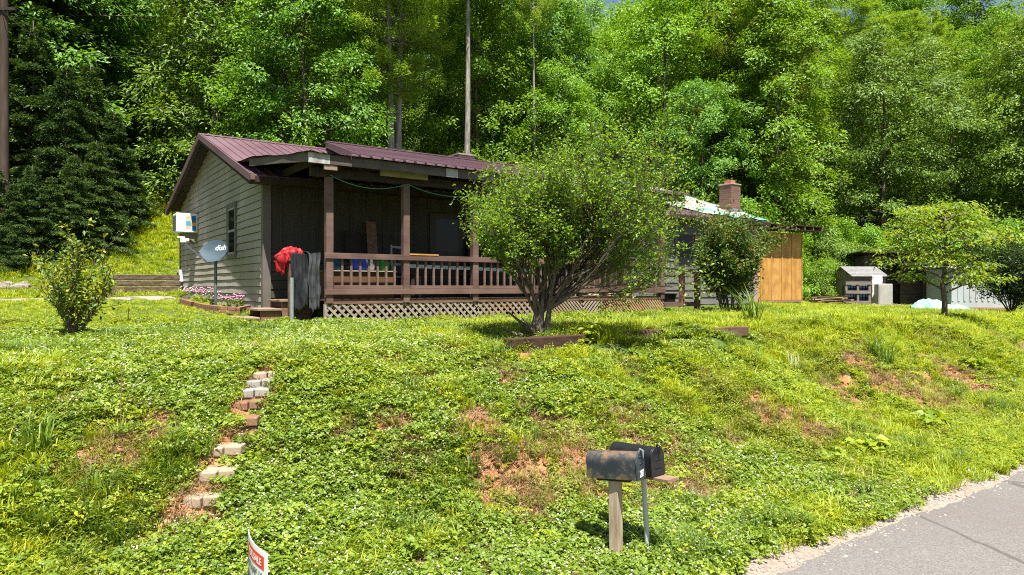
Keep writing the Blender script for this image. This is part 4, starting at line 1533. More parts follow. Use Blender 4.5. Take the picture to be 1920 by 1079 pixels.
def sample(n, u0, u1, v0, v1, seed):
    r = np.random.default_rng(seed)
    u, v = r.uniform(u0, u1, n), r.uniform(v0, v1, n)
    x, y = OX + u * UX - v * UY, OY + u * UY + v * UX
    ok = (y > 1.2) & (np.abs(x) < .80 * y + 1.2)
    ok &= v > -9.10 + 0.10 * np.sin(u * 1.9) + np.abs(r.normal(0, .22, n)) * np.where(r.random(n) < .75, 1, -.5)
    ok &= ~((u > -.5) & (u < 16.4) & (v > .05) & (v < 12.4))
    ok &= ~((u > 16.6) & (u < 20.2) & (v > 2.65) & (v < 12.4))
    ok &= ~((u > 9.2) & (u < 10.9) & (v > -.05) & (v < 1.6))
    ok &= ~((u > -1.5) & (u < 0) & (v > .7) & (v < 1.65))
    ok &= ~((u < -.9) & (v > 9.0 + .15 * np.sin(u * 2)) & (v < 10.5 + .15 * np.sin(u * 1.7)))
    for sx, sy in STEPS_XY:
        ok &= (np.hypot((x - sx), (y - sy)) > .155)
    for sx, sy in TIMBER_XY:
        ok &= (np.hypot((x - sx), (y - sy + .06)) > .19)
    return x[ok], y[ok], u[ok], v[ok], r


def keep_dist(r, y, n0, dref, p=1.5):
    return r.random(len(y)) < np.minimum(1, (dref / np.maximum(y, 1)) ** p)


# near bank and lawn
x, y, u, v, r = sample(190000, -12, 27, -9.2, 1.2, 1)
kd = keep_dist(r, y, 1, 7.5, 1.3)
x, y, u, v = x[kd], y[kd], u[kd], v[kd]
ba = bare_at(x, y)
cl = field(x, y, .9, 1.0) + .35 * field(x, y, 3.1, 2.0) + 1.0 * sstep(-u, -2.5, 1.5) * sstep(-v, -1.0, 3.0) - .9 * sstep(u, 3, 9) + .5 * sstep(v, -3, -1.5) * (u < 1.5) + 0.9 * sstep(-v, 7.5, 8.3) * (u < 4)
rr = r.random(len(x))
kill = (ba > .25) & (r.random(len(x)) < .84)
thin = (field(x, y, 2.3, 4.0) > .75) & (r.random(len(x)) < .55)
okk = ~kill & ~thin
isclov = (cl > .45 + r.normal(0, .45, len(x))) & okk
wd = field(x, y, 1.7, 7.0) + .4 * r.normal(size=len(x))
isweed = ~isclov & okk & (wd > .38 - .25 * sstep(-v, 3.5, 5))
isgrass = ~isclov & ~isweed & okk
z = H(x, y)
P = np.stack([x, y, z], -1)
sc = (0.75 + .5 * r.random(len(x)) + .018 * y) * .84
lush = (1 + .3 * sstep(v, -6.0, -4.5) * (u > 2)) * (1 - .45 * sstep(v, -3.0, -.8))
bk = field(x, y, .75, 21.0) + .5 * r.normal(size=len(x)) + .3
bw = field(x, y, 1.1, 33.0) + .4 * r.normal(size=len(x))
scatter("clover", P_CLOV + P_CLOVD, P[isclov], (sc * .95)[isclov], "white flowering clover spread over the bank and lawn", bk[isclov])
scatter("lawn_grass", P_GRASS, P[isgrass], (sc * lush)[isgrass], "bright yellow green grass of the bank and lawn")
scatter("ground_weeds", P_WEED + P_WEEDP, P[isweed], (sc * .95)[isweed], "low leafy weeds mixed through the grass of the bank", bw[isweed])
st = (ba > .12) & (r.random(len(x)) < .22) | ((field(x, y, 2.3, 4.0) > .75) & (r.random(len(x)) < .5))
P_CLUMP = [proto_obj("clump", [(blades(rp, 60, .12, h, .011, .6, .45), LF_DGRASS), (rosette(rp, 4, .12, .16, .07, .5), LF_WEED)]) for h in (.22, .30)] + [proto_obj("clump", [(rosette(rp, 14, .16, .24, .085, .5), LF_CLOV)])]
ck = okk & (field(x, y, 1.3, 11.0) > .35) & (r.random(len(x)) < .10) & (v < -.8)
scatter("grass_clumps", P_CLUMP, P[ck], (sc * .8)[ck], "darker clumps of grass and weeds dotted over the bank")
scatter("dry_straw", P_STRAW, P[st], sc[st], "dry straw on the worn red patches of the bank")
def lump(seed, s, mt):
    r = np.random.default_rng(seed)
    V_, F_ = flower_balls(r, 1, 0, 0, s)
    V_ = V_ * (1 + .35 * r.normal(size=(len(V_), 1)).clip(-1, 1)) * np.array([1.2, 1.0, .75])
    return proto_obj("lump", [((V_, F_), mt)])


CLOD = M("red clay clods", (0.22, 0.100, 0.046), (0.33, 0.175, 0.09), (30, 30, 30), 0.95, 0.5)
PEB = M("roadside pebbles", (0.20, 0.165, 0.135), (0.38, 0.345, 0.305), (50, 50, 50), 0.95, 0.3)
cx = ba > .35
cx &= r.random(len(x)) < .5
scatter("clay_clods", [lump(k, q, CLOD) for k, q in ((1, .018), (2, .03), (3, .045))], P[cx] + np.array([0, 0, .0]), sc[cx] * .9, "loose red clay clods on the worn patches of the bank")
r5 = np.random.default_rng(55)
nn_ = 4200
pu, pv = r5.uniform(-9, 22, nn_), -9.12 + r5.normal(0, .17, nn_)
okp = (pv > -9.62)
pu, pv = pu[okp], pv[okp]
qx, qy = OX + pu * UX - pv * UY, OY + pu * UY + pv * UX
scatter("shoulder_stones", [lump(k + 9, q, PEB) for k, q in enumerate((.010, .016, .024))], np.stack([qx, qy, H(qx, qy) + .008], -1), r5.uniform(.6, 1.3, len(qx)), "loose stones along the edge of the road")
# further lawn, driveway edges, clearing and ground around the sheds
x, y, u, v, r = sample(170000, -34, 60, -8.0, 36, 2)
far = ((v > 1.0) | (u < -12) | (u > 27)) & (y < 48)
x, y, u, v = x[far], y[far], u[far], v[far]
kd = keep_dist(r, y, 1, 20, 1.2) & ((x / y < -.42) | (u > 14) | (v < 2.5))
x, y, u, v = x[kd], y[kd], u[kd], v[kd]
scatter("yard_grass", P_YARD, np.stack([x, y, H(x, y)], -1), (.40 + .4 * r.random(len(x)) + .25 * (field(x, y, .6, 3) > .3)) * np.where(v < 11, .55, 1.0) * np.where((u < 1) & (v < 9.2), .6, 1.0), "rough grass of the clearing and the yard beyond the house")

# single plants one can pick out on the bank
WEEDS = [proto_obj("w", [(fronds(rp, 9, .42, 8, .13, .32, .9), LF_WEED)]), proto_obj("w", [(rosette(rp, 12, .26, .34, .15, .45), LF_WEED)]),
         proto_obj("w", [(blades(rp, 60, .10, .62, .016, .55, .4), LF_DGRASS)]), proto_obj("w", [(blades(rp, 46, .12, .5, .012, .7, .4), LF_PGRASS)]),
         proto_obj("w", [(fronds(rp, 12, .5, 16, .085, .3, 1.0), LF_WEED)]), proto_obj("w", [(rosette(rp, 14, .38, .22, .17, .8), LF_CLOV)])]


def wplant(name, k, px, py, s, label, cat="plant", group=None):
    p = ground_at(px, py)
    o = bpy.data.objects.new(name, WEEDS[k].data)
    o.location = (p.x, p.y, p.z - .02)
    o.scale = (s, s, s)
    o.rotation_euler = (0, 0, (px * 1.7) % 6.28)
    link_obj(o)
    tag(o, label, cat, group)


wplant("tall_grass_clump", 2, 1410, 612, 1.55, "tallest dark green grass clump before the dense shrub with reddish tips")
wplant("tall_grass_clump", 2, 1640, 672, .95, "smaller one of two dark grass clumps on the right bank")
wplant("tall_grass_clump", 2, 1660, 690, 1.1, "taller one of two dark grass clumps on the right bank")
wplant("pale_grass_clump", 3, 1492, 700, 1.0, "pale silvery grass clump on the bank below the timber edging")
wplant("pale_grass_clump", 3, 1100, 770, .5, "small pale grass clump on the shaded bank under the bush")
wplant("tall_grass_clump", 2, 75, 1000, .55, "dark spiky grass clump low at the left corner of the bank")
wplant("tall_grass_clump", 2, 678, 790, .52, "dark spiky grass clump right of the brick steps")
wplant("tall_grass_clump", 2, 770, 740, .5, "short grass clump on the bank below the lattice")
wplant("tall_grass_clump", 2, 560, 690, .4, "little grass clump on the lawn above the brick steps")
wplant("tall_grass_clump", 2, 70, 850, .75, "loose grass clump on the far left of the bank")
wplant("sumac_sprout", 0, 265, 660, .95, "compound leaved sprout beside the shrub with yellow tipped shoots", "plant")
wplant("sumac_sprout", 0, 150, 690, .7, "compound leaved sprout below the shrub with yellow tipped shoots", "plant")
wplant("sumac_sprout", 0, 425, 790, .62, "compound leaved sprout hanging over the brick steps", "plant")
wplant("sumac_sprout", 0, 530, 1045, .62, "compound leaved sprout beside the sale sign", "plant")
wplant("sumac_sprout", 0, 460, 1075, .5, "compound leaved sprout behind the sale sign at the lower edge", "plant")
wplant("fern", 4, 1145, 915, .55, "fern on the red bank behind the rusty mailbox", "fern")
wplant("fern", 4, 1190, 740, .6, "fern in the shade on the bank below the bush", "fern")
wplant("fern", 4, 1010, 1000, .55, "bright fern low on the bank left of the mailboxes", "fern")
wplant("fern", 4, 1245, 935, .42, "small fern right of the black mailbox's pole", "fern")
wplant("fern", 4, 1080, 975, .4, "small fern just left of the rusty mailbox's post", "fern")
wplant("leafy_weed", 1, 770, 1050, .72, "tall leafy weed clump at the lower middle of the bank", "plant")
wplant("leafy_weed", 1, 830, 1035, .6, "leafy weed clump between the tall weed clump and the bright fern", "plant")
wplant("leafy_weed", 1, 1020, 770, .8, "dark leafy weed clump under the bush's left side", "plant")
wplant("leafy_weed", 1, 250, 790, .5, "weed clump left of the brick steps near the thin stake", "plant")
wplant("leafy_weed", 1, 1110, 970, .5, "leafy weed clump at the foot of the rusty mailbox's post", "plant")
wplant("leafy_weed", 1, 960, 640, .8, "weed growing against the left of the bush's trunk", "plant")
wplant("leafy_weed", 1, 1110, 640, 1.0, "dark leafy weed in the bush's shade behind the timber edging", "plant")
wplant("broad_weed", 5, 1615, 850, 1.1, "broad leaved weed patch at the foot of the right bank", "plant")
wplant("broad_weed", 5, 1745, 800, 1.3, "larger broad leaved weed patch near the road on the right bank", "plant")
wplant("broad_weed", 5, 1820, 690, 1.2, "broad leaved weed patch high on the right bank", "plant")
wplant("broad_weed", 5, 1560, 870, .9, "small broad leaved weed patch beside the one at the bank's foot", "plant")
wplant("broad_weed", 5, 660, 850, .8, "dark broad leaved weed patch in the clover right of the brick steps", "plant")
wplant("broad_weed", 5, 320, 690, .8, "broad leaved weed patch left of the topmost brick step", "plant")
wplant("hosta_clump", 5, 1330, 588, .9, "low leafy clump at the foot of the side landing", "plant")
wplant("hosta_clump", 5, 1290, 596, .7, "smaller leafy clump before the side landing's far post", "plant")

# ------------------------------------------------------------------ mailboxes
def frame(a, tilt=0.0):
    """axis rotation: local x along the heading a, pitched up by tilt"""
    return Matrix.Rotation(a, 4, 'Z') @ Matrix.Rotation(-tilt, 4, 'Y')


def mailprofile(w, h, n=12, ins=0.0):
    r = w / 2 - ins
    zc = h - w / 2
    return [(-r, ins)] + [(r * -math.cos(math.pi * k / n), zc + r * math.sin(math.pi * k / n)) for k in range(n + 1)] + [(r, ins)]


def mailbox(name, label, pos, head, tilt, L_, w, h, body_m, door_m, post):
    t = thing(name, label, "mailbox", pos, 0)
    Mx = frame(head, tilt)
    pr = mailprofile(w, h)
    def tr(mb):
        mb.v = [tuple(Mx @ Vector(p)) for p in mb.v]
        return mb
    mb = MB().prism([(-L_ / 2, y, z) for y, z in pr], (L_, 0, 0))
    body = tr(mb).build("box_body", body_m, t, smooth=True, bevel=0.004)
    mb = MB()
    pd = mailprofile(w + .012, h + .006)
    mb.prism([(L_ / 2 + .001, y, z - .003) for y, z in pd], (.016, 0, 0))
    for z in (h * .28, h * .56, h * .82):
        mb.span((L_ / 2 + .016, -w * .24, z), (L_ / 2 + .024, w * .24, z + .006))
    door = tr(mb).build("box_door", door_m, t, smooth=True, bevel=0.003)
    mb = MB().tube([(L_ / 2 + .0, 0, h - .015), (L_ / 2 + .02, 0, h + .022), (L_ / 2 + .045, 0, h + .01), (L_ / 2 + .04, 0, h - .05)], [.008, .010, .009, .004], 7)
    tr(mb).build("latch", GALV if body_m is RUSTBOX else BLACKP, door, smooth=True)
    return t, Mx, tr, door


RUSTBOX, nt, b_ = newmat("rusted black mailbox paint")
tc_ = nt.nodes.new("ShaderNodeTexCoord")
nz1 = nt.nodes.new("ShaderNodeTexNoise")
nz1.inputs["Scale"].default_value = 9
nz1.inputs["Detail"].default_value = 9
nz1.inputs["Roughness"].default_value = .72
nt.links.new(tc_.outputs["Object"], nz1.inputs["Vector"])
sx_ = nt.nodes.new("ShaderNodeSeparateXYZ")
nt.links.new(tc_.outputs["Generated"], sx_.inputs[0])
# paint has survived in the middle and flaked off towards the edges
d1 = nt.nodes.new("ShaderNodeMath"); d1.operation = 'SUBTRACT'; d1.inputs[1].default_value = .46
nt.links.new(sx_.outputs[2], d1.inputs[0])
d2 = nt.nodes.new("ShaderNodeMath"); d2.operation = 'ABSOLUTE'
nt.links.new(d1.outputs[0], d2.inputs[0])
d3 = nt.nodes.new("ShaderNodeMath"); d3.operation = 'MULTIPLY_ADD'; d3.inputs[1].default_value = .40
nt.links.new(d2.outputs[0], d3.inputs[0])
nt.links.new(nz1.outputs["Fac"], d3.inputs[2])
c_ = ramp(nt, d3.outputs[0], [(.51, (.010, .015, .021)), (.60, (.026, .030, .031)), (.645, (.062, .052, .038)), (.70, (.125, .075, .042)), (.80, (.165, .105, .062))])
nt.links.new(c_, b_.inputs["Base Color"])
b_.inputs["Roughness"].default_value = .6
SLATE = M("scuffed slate door paint", (.020, .026, .033), (.045, .055, .062), (12, 12, 12), .5, .1, c3=(.16, .18, .18), lo=.4, hi=.75)
POSTW = M("weathered square post", (.22, .165, .11), (.34, .27, .19), (14, 14, 2.5), .85, .4, c3=(.42, .35, .26))
p = ground_at(1158, 1052)
zt = 0.80
mpos = (p.x - .02, p.y, zt)
t, Mx, tr, dr = mailbox("rusty_mailbox", "rusty flaking mailbox on a square wooden post, nearer of the two mailboxes", mpos, R(-31), R(5), .445, .165, .222, RUSTBOX, SLATE, None)
WHT = M("white paint", (.72, .73, .73), (.64, .65, .65), (9, 9, 9), .5)
base = Mx @ Matrix.Translation((.445 / 2 + .0235, -.055, .022)) @ Matrix(((0, 0, 1, 0), (1, 0, 0, 0), (0, 1, 0, 0), (0, 0, 0, 1)))
text_mesh("287", .075, WHT, "house_number", t, base @ Matrix.Scale(.78, 4, (1, 0, 0)), .0008, offset=.0015)
mb = MB()
RZm = Matrix.Rotation(R(52), 4, 'Z')
for a, b_2, w_ in (((.012, 0, -.95), (0, 0, -.02), .088),):
    mb.beam(a, b_2, w_, w_, RZm @ Vector((1, 0, 0)))
mb.build("post", POSTW, t, bevel=.006)
MB().box((0, 0, -.012), (.30, .10, .02), frame(R(-31), R(5)).to_3x3()).build("mount_board", DKWOOD, t)

p2 = ground_at(1221, 1043)
t, Mx, tr, dr = mailbox("black_mailbox", "black plastic mailbox on a grey pipe, the farther of the two mailboxes", (p2.x - .125, p2.y + .04, .80), R(-50), R(4), .46, .165, .235, BLACKP, BLACKP, None)
MB().tube([(.115, -.04, -1.0), (0.06, -.02, -.02)], .022, 12).build("post", M("grey painted pipe", (.40, .41, .42), (.50, .51, .52), (20, 20, 8), .5, 0, .2), t, smooth=True)
mb = MB().box((.06, -.06, -.014), (.62, .15, .022), Mx.to_3x3())
mb.build("mount_board", M("bare mounting board", (.17, .11, .07), (.24, .165, .11), (4, 12, 12), .8, .2), t)

# ------------------------------------------------------------------ sale sign on its wire stake
A_ = Vector((-1.663, 4.30, .40))
B_ = Vector((-1.40, 3.90, .40))
sv = (B_ - A_).normalized()
nv = sv.cross(Vector((0, 0, 1)))
LS, HS = .479, .477
t = thing("sale_sign", "white yard sign with red FOR SALE panel at the lower edge of the bank", "sign", (A_.x, A_.y, A_.z), 0)


def bow(s, tt, off):
    return sv * s + Vector((0, 0, tt)) + nv * (off + .026 * math.sin(math.pi * min(max(s / LS, 0), 1)))


def signquad(s0, s1, t0, t1, off, n=14, th=0.0):
    mb = MB()
    V_, F_ = [], []
    for i in range(n + 1):
        s = s0 + (s1 - s0) * i / n
        V_ += [bow(s, t0, off), bow(s, t1, off)]
    F_ = [(2 * i, 2 * i + 2, 2 * i + 3, 2 * i + 1) for i in range(n)]
    mb.add(V_, F_)
    if th:
        m_ = len(V_)
        V2 = [v - nv * th for v in V_]
        mb.add(V2, [tuple(reversed(f)) for f in F_])
        k = len(mb.v) // 2
        for i in range(n):
            mb.f += [(2 * i, 2 * i + k, 2 * i + 2 + k, 2 * i + 2), (2 * i + 1, 2 * i + 3, 2 * i + 3 + k, 2 * i + 1 + k)]
        mb.f += [(0, 1, 1 + k, k), (2 * n, 2 * n + k, 2 * n + 1 + k, 2 * n + 1)]
    return mb


signquad(0, LS, 0, HS, 0, 14, .005).build("panel", M("white corrugated plastic", (.80, .80, .79), (.76, .76, .75), (3, 3, 3), .45), t)
signquad(.085, .44, HS - .108, HS - .030, .0016).build("red_band", M("red print", (.72, .055, .025), (.68, .05, .022), (3, 3, 3), .5), t)
BLK = M("black print", (.03, .03, .035), (.04, .04, .045), (3, 3, 3), .5)


def signtext(txt, size, s0, t0, mat, sx=1.0, off=.0030, bold=0.001):
    return text_mesh(txt, size, mat, "lettering", t, Matrix.Diagonal((sx, 1, 1, 1)), .0002, offset=bold, warp=lambda c: bow(s0 + c.x, t0 + c.y, off + c.z))


signtext("FOR SALE", .060, .135, HS - .091, WHT, 1.05)
signtext("BRITTANY LY", .060, .070, HS - .172, BLK, .95)
signtext("828-4", .055, .09, HS - .235, BLK, .95)
NAVY = M("navy print", (.02, .06, .22), (.02, .055, .20), (3, 3, 3), .5)
REDP = M("logo red print", (.62, .05, .03), (.6, .05, .03), (3, 3, 3), .5)


def emblem(t0, t1, mat):
    mb, V_ = MB(), []
    n = 10
    for i in range(n + 1):
        tt = t0 + (t1 - t0) * i / n
        w = .042 * math.sqrt(max(.02, 1 - ((tt - .28) / .125) ** 2))
        V_ += [bow(.046 - w, tt, .0018), bow(.046 + w, tt, .0018)]
    mb.add(V_, [(2 * i, 2 * i + 2, 2 * i + 3, 2 * i + 1) for i in range(n)])
    mb.build("emblem", mat, t)


emblem(.335, .403, REDP)
emblem(.158, .245, NAVY)
mb = MB()
for s in (.10, .38):
    q = bow(s, 0, -.008)
    mb.tube([q + Vector((0, 0, -.48)), q + Vector((0, 0, .20))], .004, 6)
q1, q2 = bow(.10, -.12, -.008), bow(.38, -.12, -.008)
mb.tube([q1, q2], .004, 6)
mb.build("wire_stake", GALV, t)

# ------------------------------------------------------------------ brick steps up the bank
CB = M("pale concrete brick", (.29, .215, .15), (.39, .315, .235), (14, 14, 14), .9, .4, big=((.30, .21, .14), 4, .5))
CBG = M("grey concrete brick", (.20, .19, .19), (.30, .29, .28), (14, 14, 14), .9, .4, big=((.36, .30, .25), 5, .5))
RB = M("orange clay brick", (.17, .078, .042), (.27, .135, .075), (14, 14, 14), .9, .5, big=((.20, .14, .09), 6, .5))
step_rows = [(376, 953, .31, 'c', "lowest pair of pale bricks of the garden steps on the bank"), (404, 905, .30, 'c', "second pair of pale bricks from the bottom of the garden steps"), (417, 858, .32, 'c', "third pair of bricks on holed orange bricks in the garden steps"),
             (452, 805, .28, 'r', "fourth step from the bottom, orange bricks half hidden by a sprout"), (462, 772, .27, 'r', "fifth step from the bottom, orange bricks under the grey ones"), (474, 748, .31, 'g', "sixth step from the bottom, grey bricks"),
             (486, 730, .31, 'g', "second step from the top, grey bricks of the garden steps"), (497, 716, .30, 'c', "topmost pale bricks of the garden steps below the lawn")]
for i, (px, py, w, k, lab) in enumerate(step_rows):
    p = ground_at(px, py)
    t = thing("brick_step", lab, "step", (p.x, p.y + .10, p.z), R(4 + 3 * math.sin(i * 2.1)), "brick steps up the bank")
    mt = {'c': CB, 'r': RB, 'g': CBG}[k]
    hh = .088
    for s in (-1, 1):
        MB().box((s * w / 4, s * .004, .062 + .006 * s), (w / 2 - .006, .20, hh), Matrix.Rotation(R(3.5 * s + i), 3, 'Z')).build("brick", mt, t, bevel=.012)
    for s in (-1, 0, 1):
        MB().box((s * w / 3, .015, -.010), (w / 3 - .012, .18, .055)).build("brick", RB, t, bevel=.004)

# ------------------------------------------------------------------ dish on its pole, window air conditioner
fb = [ground_at(*q) for q in ((340, 571), (360, 577), (385, 583), (415, 588), (445, 590), (468, 584))]
v_d = 4.95
dp = W(UG - .62, 4.02)
DG = M("slate blue dish", (0.038, 0.061, 0.080), (0.054, 0.080, 0.102), (5, 5, 5), .55, spec=.15, big=((0.067, 0.096, 0.118), 3, .5))
t = thing("satellite_dish", "slate blue satellite dish with white lettering on a pole before the gable", "satellite dish", (dp.x, dp.y, hz(dp.x, dp.y)), 0)
zc = 3.19 - hz(dp.x, dp.y)
MB().tube([(0, 0, -.3), (0, 0, zc - .02)], .034, 12).build("pole", M("dull blue grey pole", (.10, .12, .13), (.16, .18, .19), (9, 9, 4), .5, 0, .3), t, smooth=True)
MB().box((0, 0, .03), (.34, .26, .10)).build("brick_base", RB, t, bevel=.01)
dn = Vector((-.12, -.86, .48)).normalized()
dx = Vector((0, 0, 1)).cross(dn).normalized()
dy = dn.cross(dx)
V_, F_ = [], []
nr, na = 8, 40
RA, RBB, DEP = .335, .300, .07
cen = Vector((0, 0, zc)) + dn * .10
for lay in (0, 1):
    for i in range(nr + 1):
        r = i / nr
        for k in range(na):
            a = 2 * math.pi * k / na
            V_.append(cen + dx * (RA * r * math.cos(a)) + dy * (RBB * r * math.sin(a)) + dn * (DEP * (r * r - 1) - .008 * lay))
for lay in (0, 1):
    o_ = lay * (nr + 1) * na
    for i in range(nr):
        for k in range(na):
            f_ = (o_ + i * na + k, o_ + i * na + (k + 1) % na, o_ + (i + 1) * na + (k + 1) % na, o_ + (i + 1) * na + k)
            F_.append(f_ if lay == 0 else tuple(reversed(f_)))
for k in range(na):
    a, b2 = nr * na + k, nr * na + (k + 1) % na
    o_ = (nr + 1) * na
    F_.append((a, b2, b2 + o_, a + o_))
MB().add(V_, F_).build("reflector", DG, t, smooth=True)


def dishwarp(c):
    r2 = (c.x / RA) ** 2 + (c.y / RBB) ** 2
    return cen + dx * c.x + dy * c.y + dn * (DEP * (r2 - 1) + .004 + c.z)


text_mesh("dish", .185, WHT, "lettering", t, Matrix.Translation((-.02, .06, 0)) @ Matrix.Rotation(R(-4), 4, 'Z'), .0006, offset=.0015, warp=dishwarp)
foot = cen - dy * RBB * .93 - dx * .10
lnb = cen - dx * .56 + dn * .30 + dy * .03
MB().beam(foot, lnb, .022, .035).build("feed_arm", M("dark arm steel", (.06, .07, .075), (.09, .10, .105), (9, 9, 9), .5), t)
mb = MB()
Rl = Matrix.Rotation(R(25), 3, 'Z')
mb.box(lnb + Vector((-.02, 0, .06)), (.13, .08, .10), Rl).box(lnb + Vector((-.06, -.02, .125)), (.16, .05, .03), Rl)
mb.tube([lnb + Vector((.03, 0, .06)), lnb + Vector((.09, .04, .06))], [.03, .045], 10)
mb.build("receiver", WHITE, t, bevel=.006)
MB().tube([Vector((0, 0, zc - .03)), cen - dn * .10, cen - dn * .075], [.03, .05, .09], 10).build("bracket", GALV, t)

t = thing("air_conditioner", "white window air conditioner with coloured stickers jutting from the gable", "air conditioner", (OX, OY, 0), TH)
ay0, ay1, az0, az1 = 9.30, 9.95, 4.03, 4.60
mb = MB().span((UG - .62, ay0, az0), (UG - .03, ay1, az1))
mb.build("casing", WHITE, t, bevel=.02)
mb = MB()
for k in range(9):
    mb.span((UG - .634, ay0 + .06, az0 + .07 + k * .05), (UG - .621, ay1 - .06, az0 + .095 + k * .05))
mb.build("louvre", M("dark grey grille", (.06, .065, .075), (.09, .095, .105), (9, 9, 9), .5), t)
STK = [((.20, .33, .10, .48), (.62, .46, .30)), ((.20, .33, .20, .34), (.06, .34, .55)), ((.06, .18, .06, .50), (.03, .16, .42)), ((.06, .20, .20, .30), (.80, .36, .04))]
for i, ((s0, s1, z0, z1), c) in enumerate(STK):
    MB().span((UG - .03 - s1, ay0 - .002 - .001 * i, az0 + z0), (UG - .03 - s0, ay0 - .0005, az0 + z1)).build("sticker", M("sticker colour %d" % i, c, None, (9, 9, 9), .5), t)
mb = MB()
mb.span((UG - .05, ay0 - .10, az0 - .10), (UG - .028, ay0 - .01, az1 + .10))
mb.prism([(UG - .50, ay0 + .08, az0 - .005), (UG - .04, ay0 + .08, az0 - .005), (UG - .04, ay0 + .08, az0 - .34)], (0, .04, 0))
mb.prism([(UG - .50, ay1 - .12, az0 - .005), (UG - .04, ay1 - .12, az0 - .005), (UG - .04, ay1 - .12, az0 - .34)], (0, .04, 0))
mb.build("bracket", M("olive bracket", (.16, .14, .09), (.22, .20, .13), (9, 9, 9), .7), t)

# flower bed by the gable
t = thing("flower_bed_edging", "curved low edging of orange bricks round the flower bed at the gable", "edging", (0, 0, 0))
for i in range(len(fb) - 1):
    a, b = fb[i], fb[i + 1]
    n = max(2, int((b - a).length / .21))
    for k in range(n):
        q0, q1 = a.lerp(b, k / n), a.lerp(b, (k + .94) / n)
        for c in range(2):
            q = Vector((0, 0, .035 + c * .072))
            MB().beam(q0 + q, q1 + q, .095, .066).build("brick", RB, t, bevel=.004)
PINK = M("pink phlox flowers", (0.338, 0.130, 0.234), (0.429, 0.247, 0.338), (30, 30, 30), .8)
WHF = M("pale pink flowers", (0.504, 0.385, 0.406), (0.532, 0.490, 0.476), (30, 30, 30), .8)
rf = np.random.default_rng(3)
for i, (px, py, s, c) in enumerate(((352, 562, 1.0, WHF), (368, 568, 1.1, PINK), (384, 571, 1.1, PINK), (398, 575, .9, WHF), (428, 580, .9, PINK), (446, 582, 1.0, PINK), (458, 580, .8, PINK))):
    p = ground_at(px, py)
    t = thing("flower_clump", ["pale pink flower clump at the left end of the brick edged bed", "pink flower clump second from the left of the brick edged bed", "pink flower clump left of the dish's pole", "pale flower clump just left of the dish's pole",
                              "pink flower clump just right of the dish's pole", "brightest pink flower clump near the wooden steps", "small pink flower clump at the bed's right end"][i], "flowers", (p.x, p.y, p.z + .03), i * 1.3, "flowers in the brick edged bed")
    a, f_ = rosette(rf, 12, .22 * s, .26 * s, .08, .45)
    link_obj(bpy.data.objects.new("leaves", np_mesh("leaves", a, f_, [LF_CLOV])), t)
    a, f_ = flower_balls(rf, 26, .24 * s, .27 * s, .028)
    tag(link_obj(bpy.data.objects.new("blooms", np_mesh("blooms", a, f_, [c])), t), kind="stuff")

# ------------------------------------------------------------------ timbers, rocks, pole and wire on the left
TIMB = M("weathered landscape timber", (.05, .034, .024), (.11, .078, .056), (5, 5, 14), .85, .6, c3=(.19, .145, .11))
TIMBD = M("dark rotten timber", (0.033, 0.016, 0.010), (0.072, 0.036, 0.024), (5, 5, 12), .9, .6)


def log(name, label, a, b, w, h, mat, cat="timber", group=None, sink=.25):
    a, b = Vector(a), Vector(b)
    o = MB().beam(a, b, w, h)
    o = o.build(name, mat, None, bevel=.012)
    tag(o, label, cat, group)
    return o


def up(p, z): return Vector((p.x, p.y, p.z + z))


g0, g1, g2 = ground_at(952, 662), ground_at(1205, 643), ground_at(1398, 634)
log("edging_timber", "dark rotten edging timber at the foot of the big bush", up(g0, .10), up(g1, .11), .20, .19, TIMBD)
log("edging_timber", "reddish edging timber running right from the dark one to the tall grass clump", up(g1, .13), up(g2, .13), .15, .18, M("reddish old timber", (.085, .046, .030), (.15, .088, .060), (5, 5, 12), .9, .5))
for (x0, x1, y, lab) in ((1592, 1642, 611, "short rusty board lying on the right lawn"), (1806, 1858, 600, "short dark board lying on the lawn right of the small layered tree")):
    log("loose_board", lab, up(ground_at(x0, y), .05), up(ground_at(x1, y + 1), .05), .14, .06, TIMBD, "board")
t = thing("timber_wall", "low stepped retaining wall of stacked weathered timbers left of the gable", "retaining wall", (OX, OY, 0), TH)
for i, (ua, ub, v, z) in enumerate(((-3.3, -.75, 11.55, 2.16), (-2.9, -.75, 11.62, 2.34), (-2.5, -.72, 11.70, 2.53), (-2.6, -.72, 11.75, 2.72), (-3.6, -2.4, 11.3, 2.12))):
    MB().beam((ua, v, z), (ub, v + .05, z + .01), .17, .165).build("timber", TIMB, t, bevel=.015)
q = [W(-3.4, 12.5), W(-7.0, 12.4), W(-10.8, 12.7)]
for i in range(2):
    a, b = q[i], q[i + 1]
    log("bank_timber", ["pale long timber edging the bank left of the stacked timbers", "dark long timber edging the bank below the hemlocks"][i], (a.x, a.y, hz(a.x, a.y) + .08), (b.x, b.y, hz(b.x, b.y) + .08), .16, .2, [TIMB, TIMBD][i])
ROCK = M("grey brown rock", (.13, .11, .095), (.28, .25, .22), (6, 6, 6), .9, .7)
rr_ = random.Random(9)


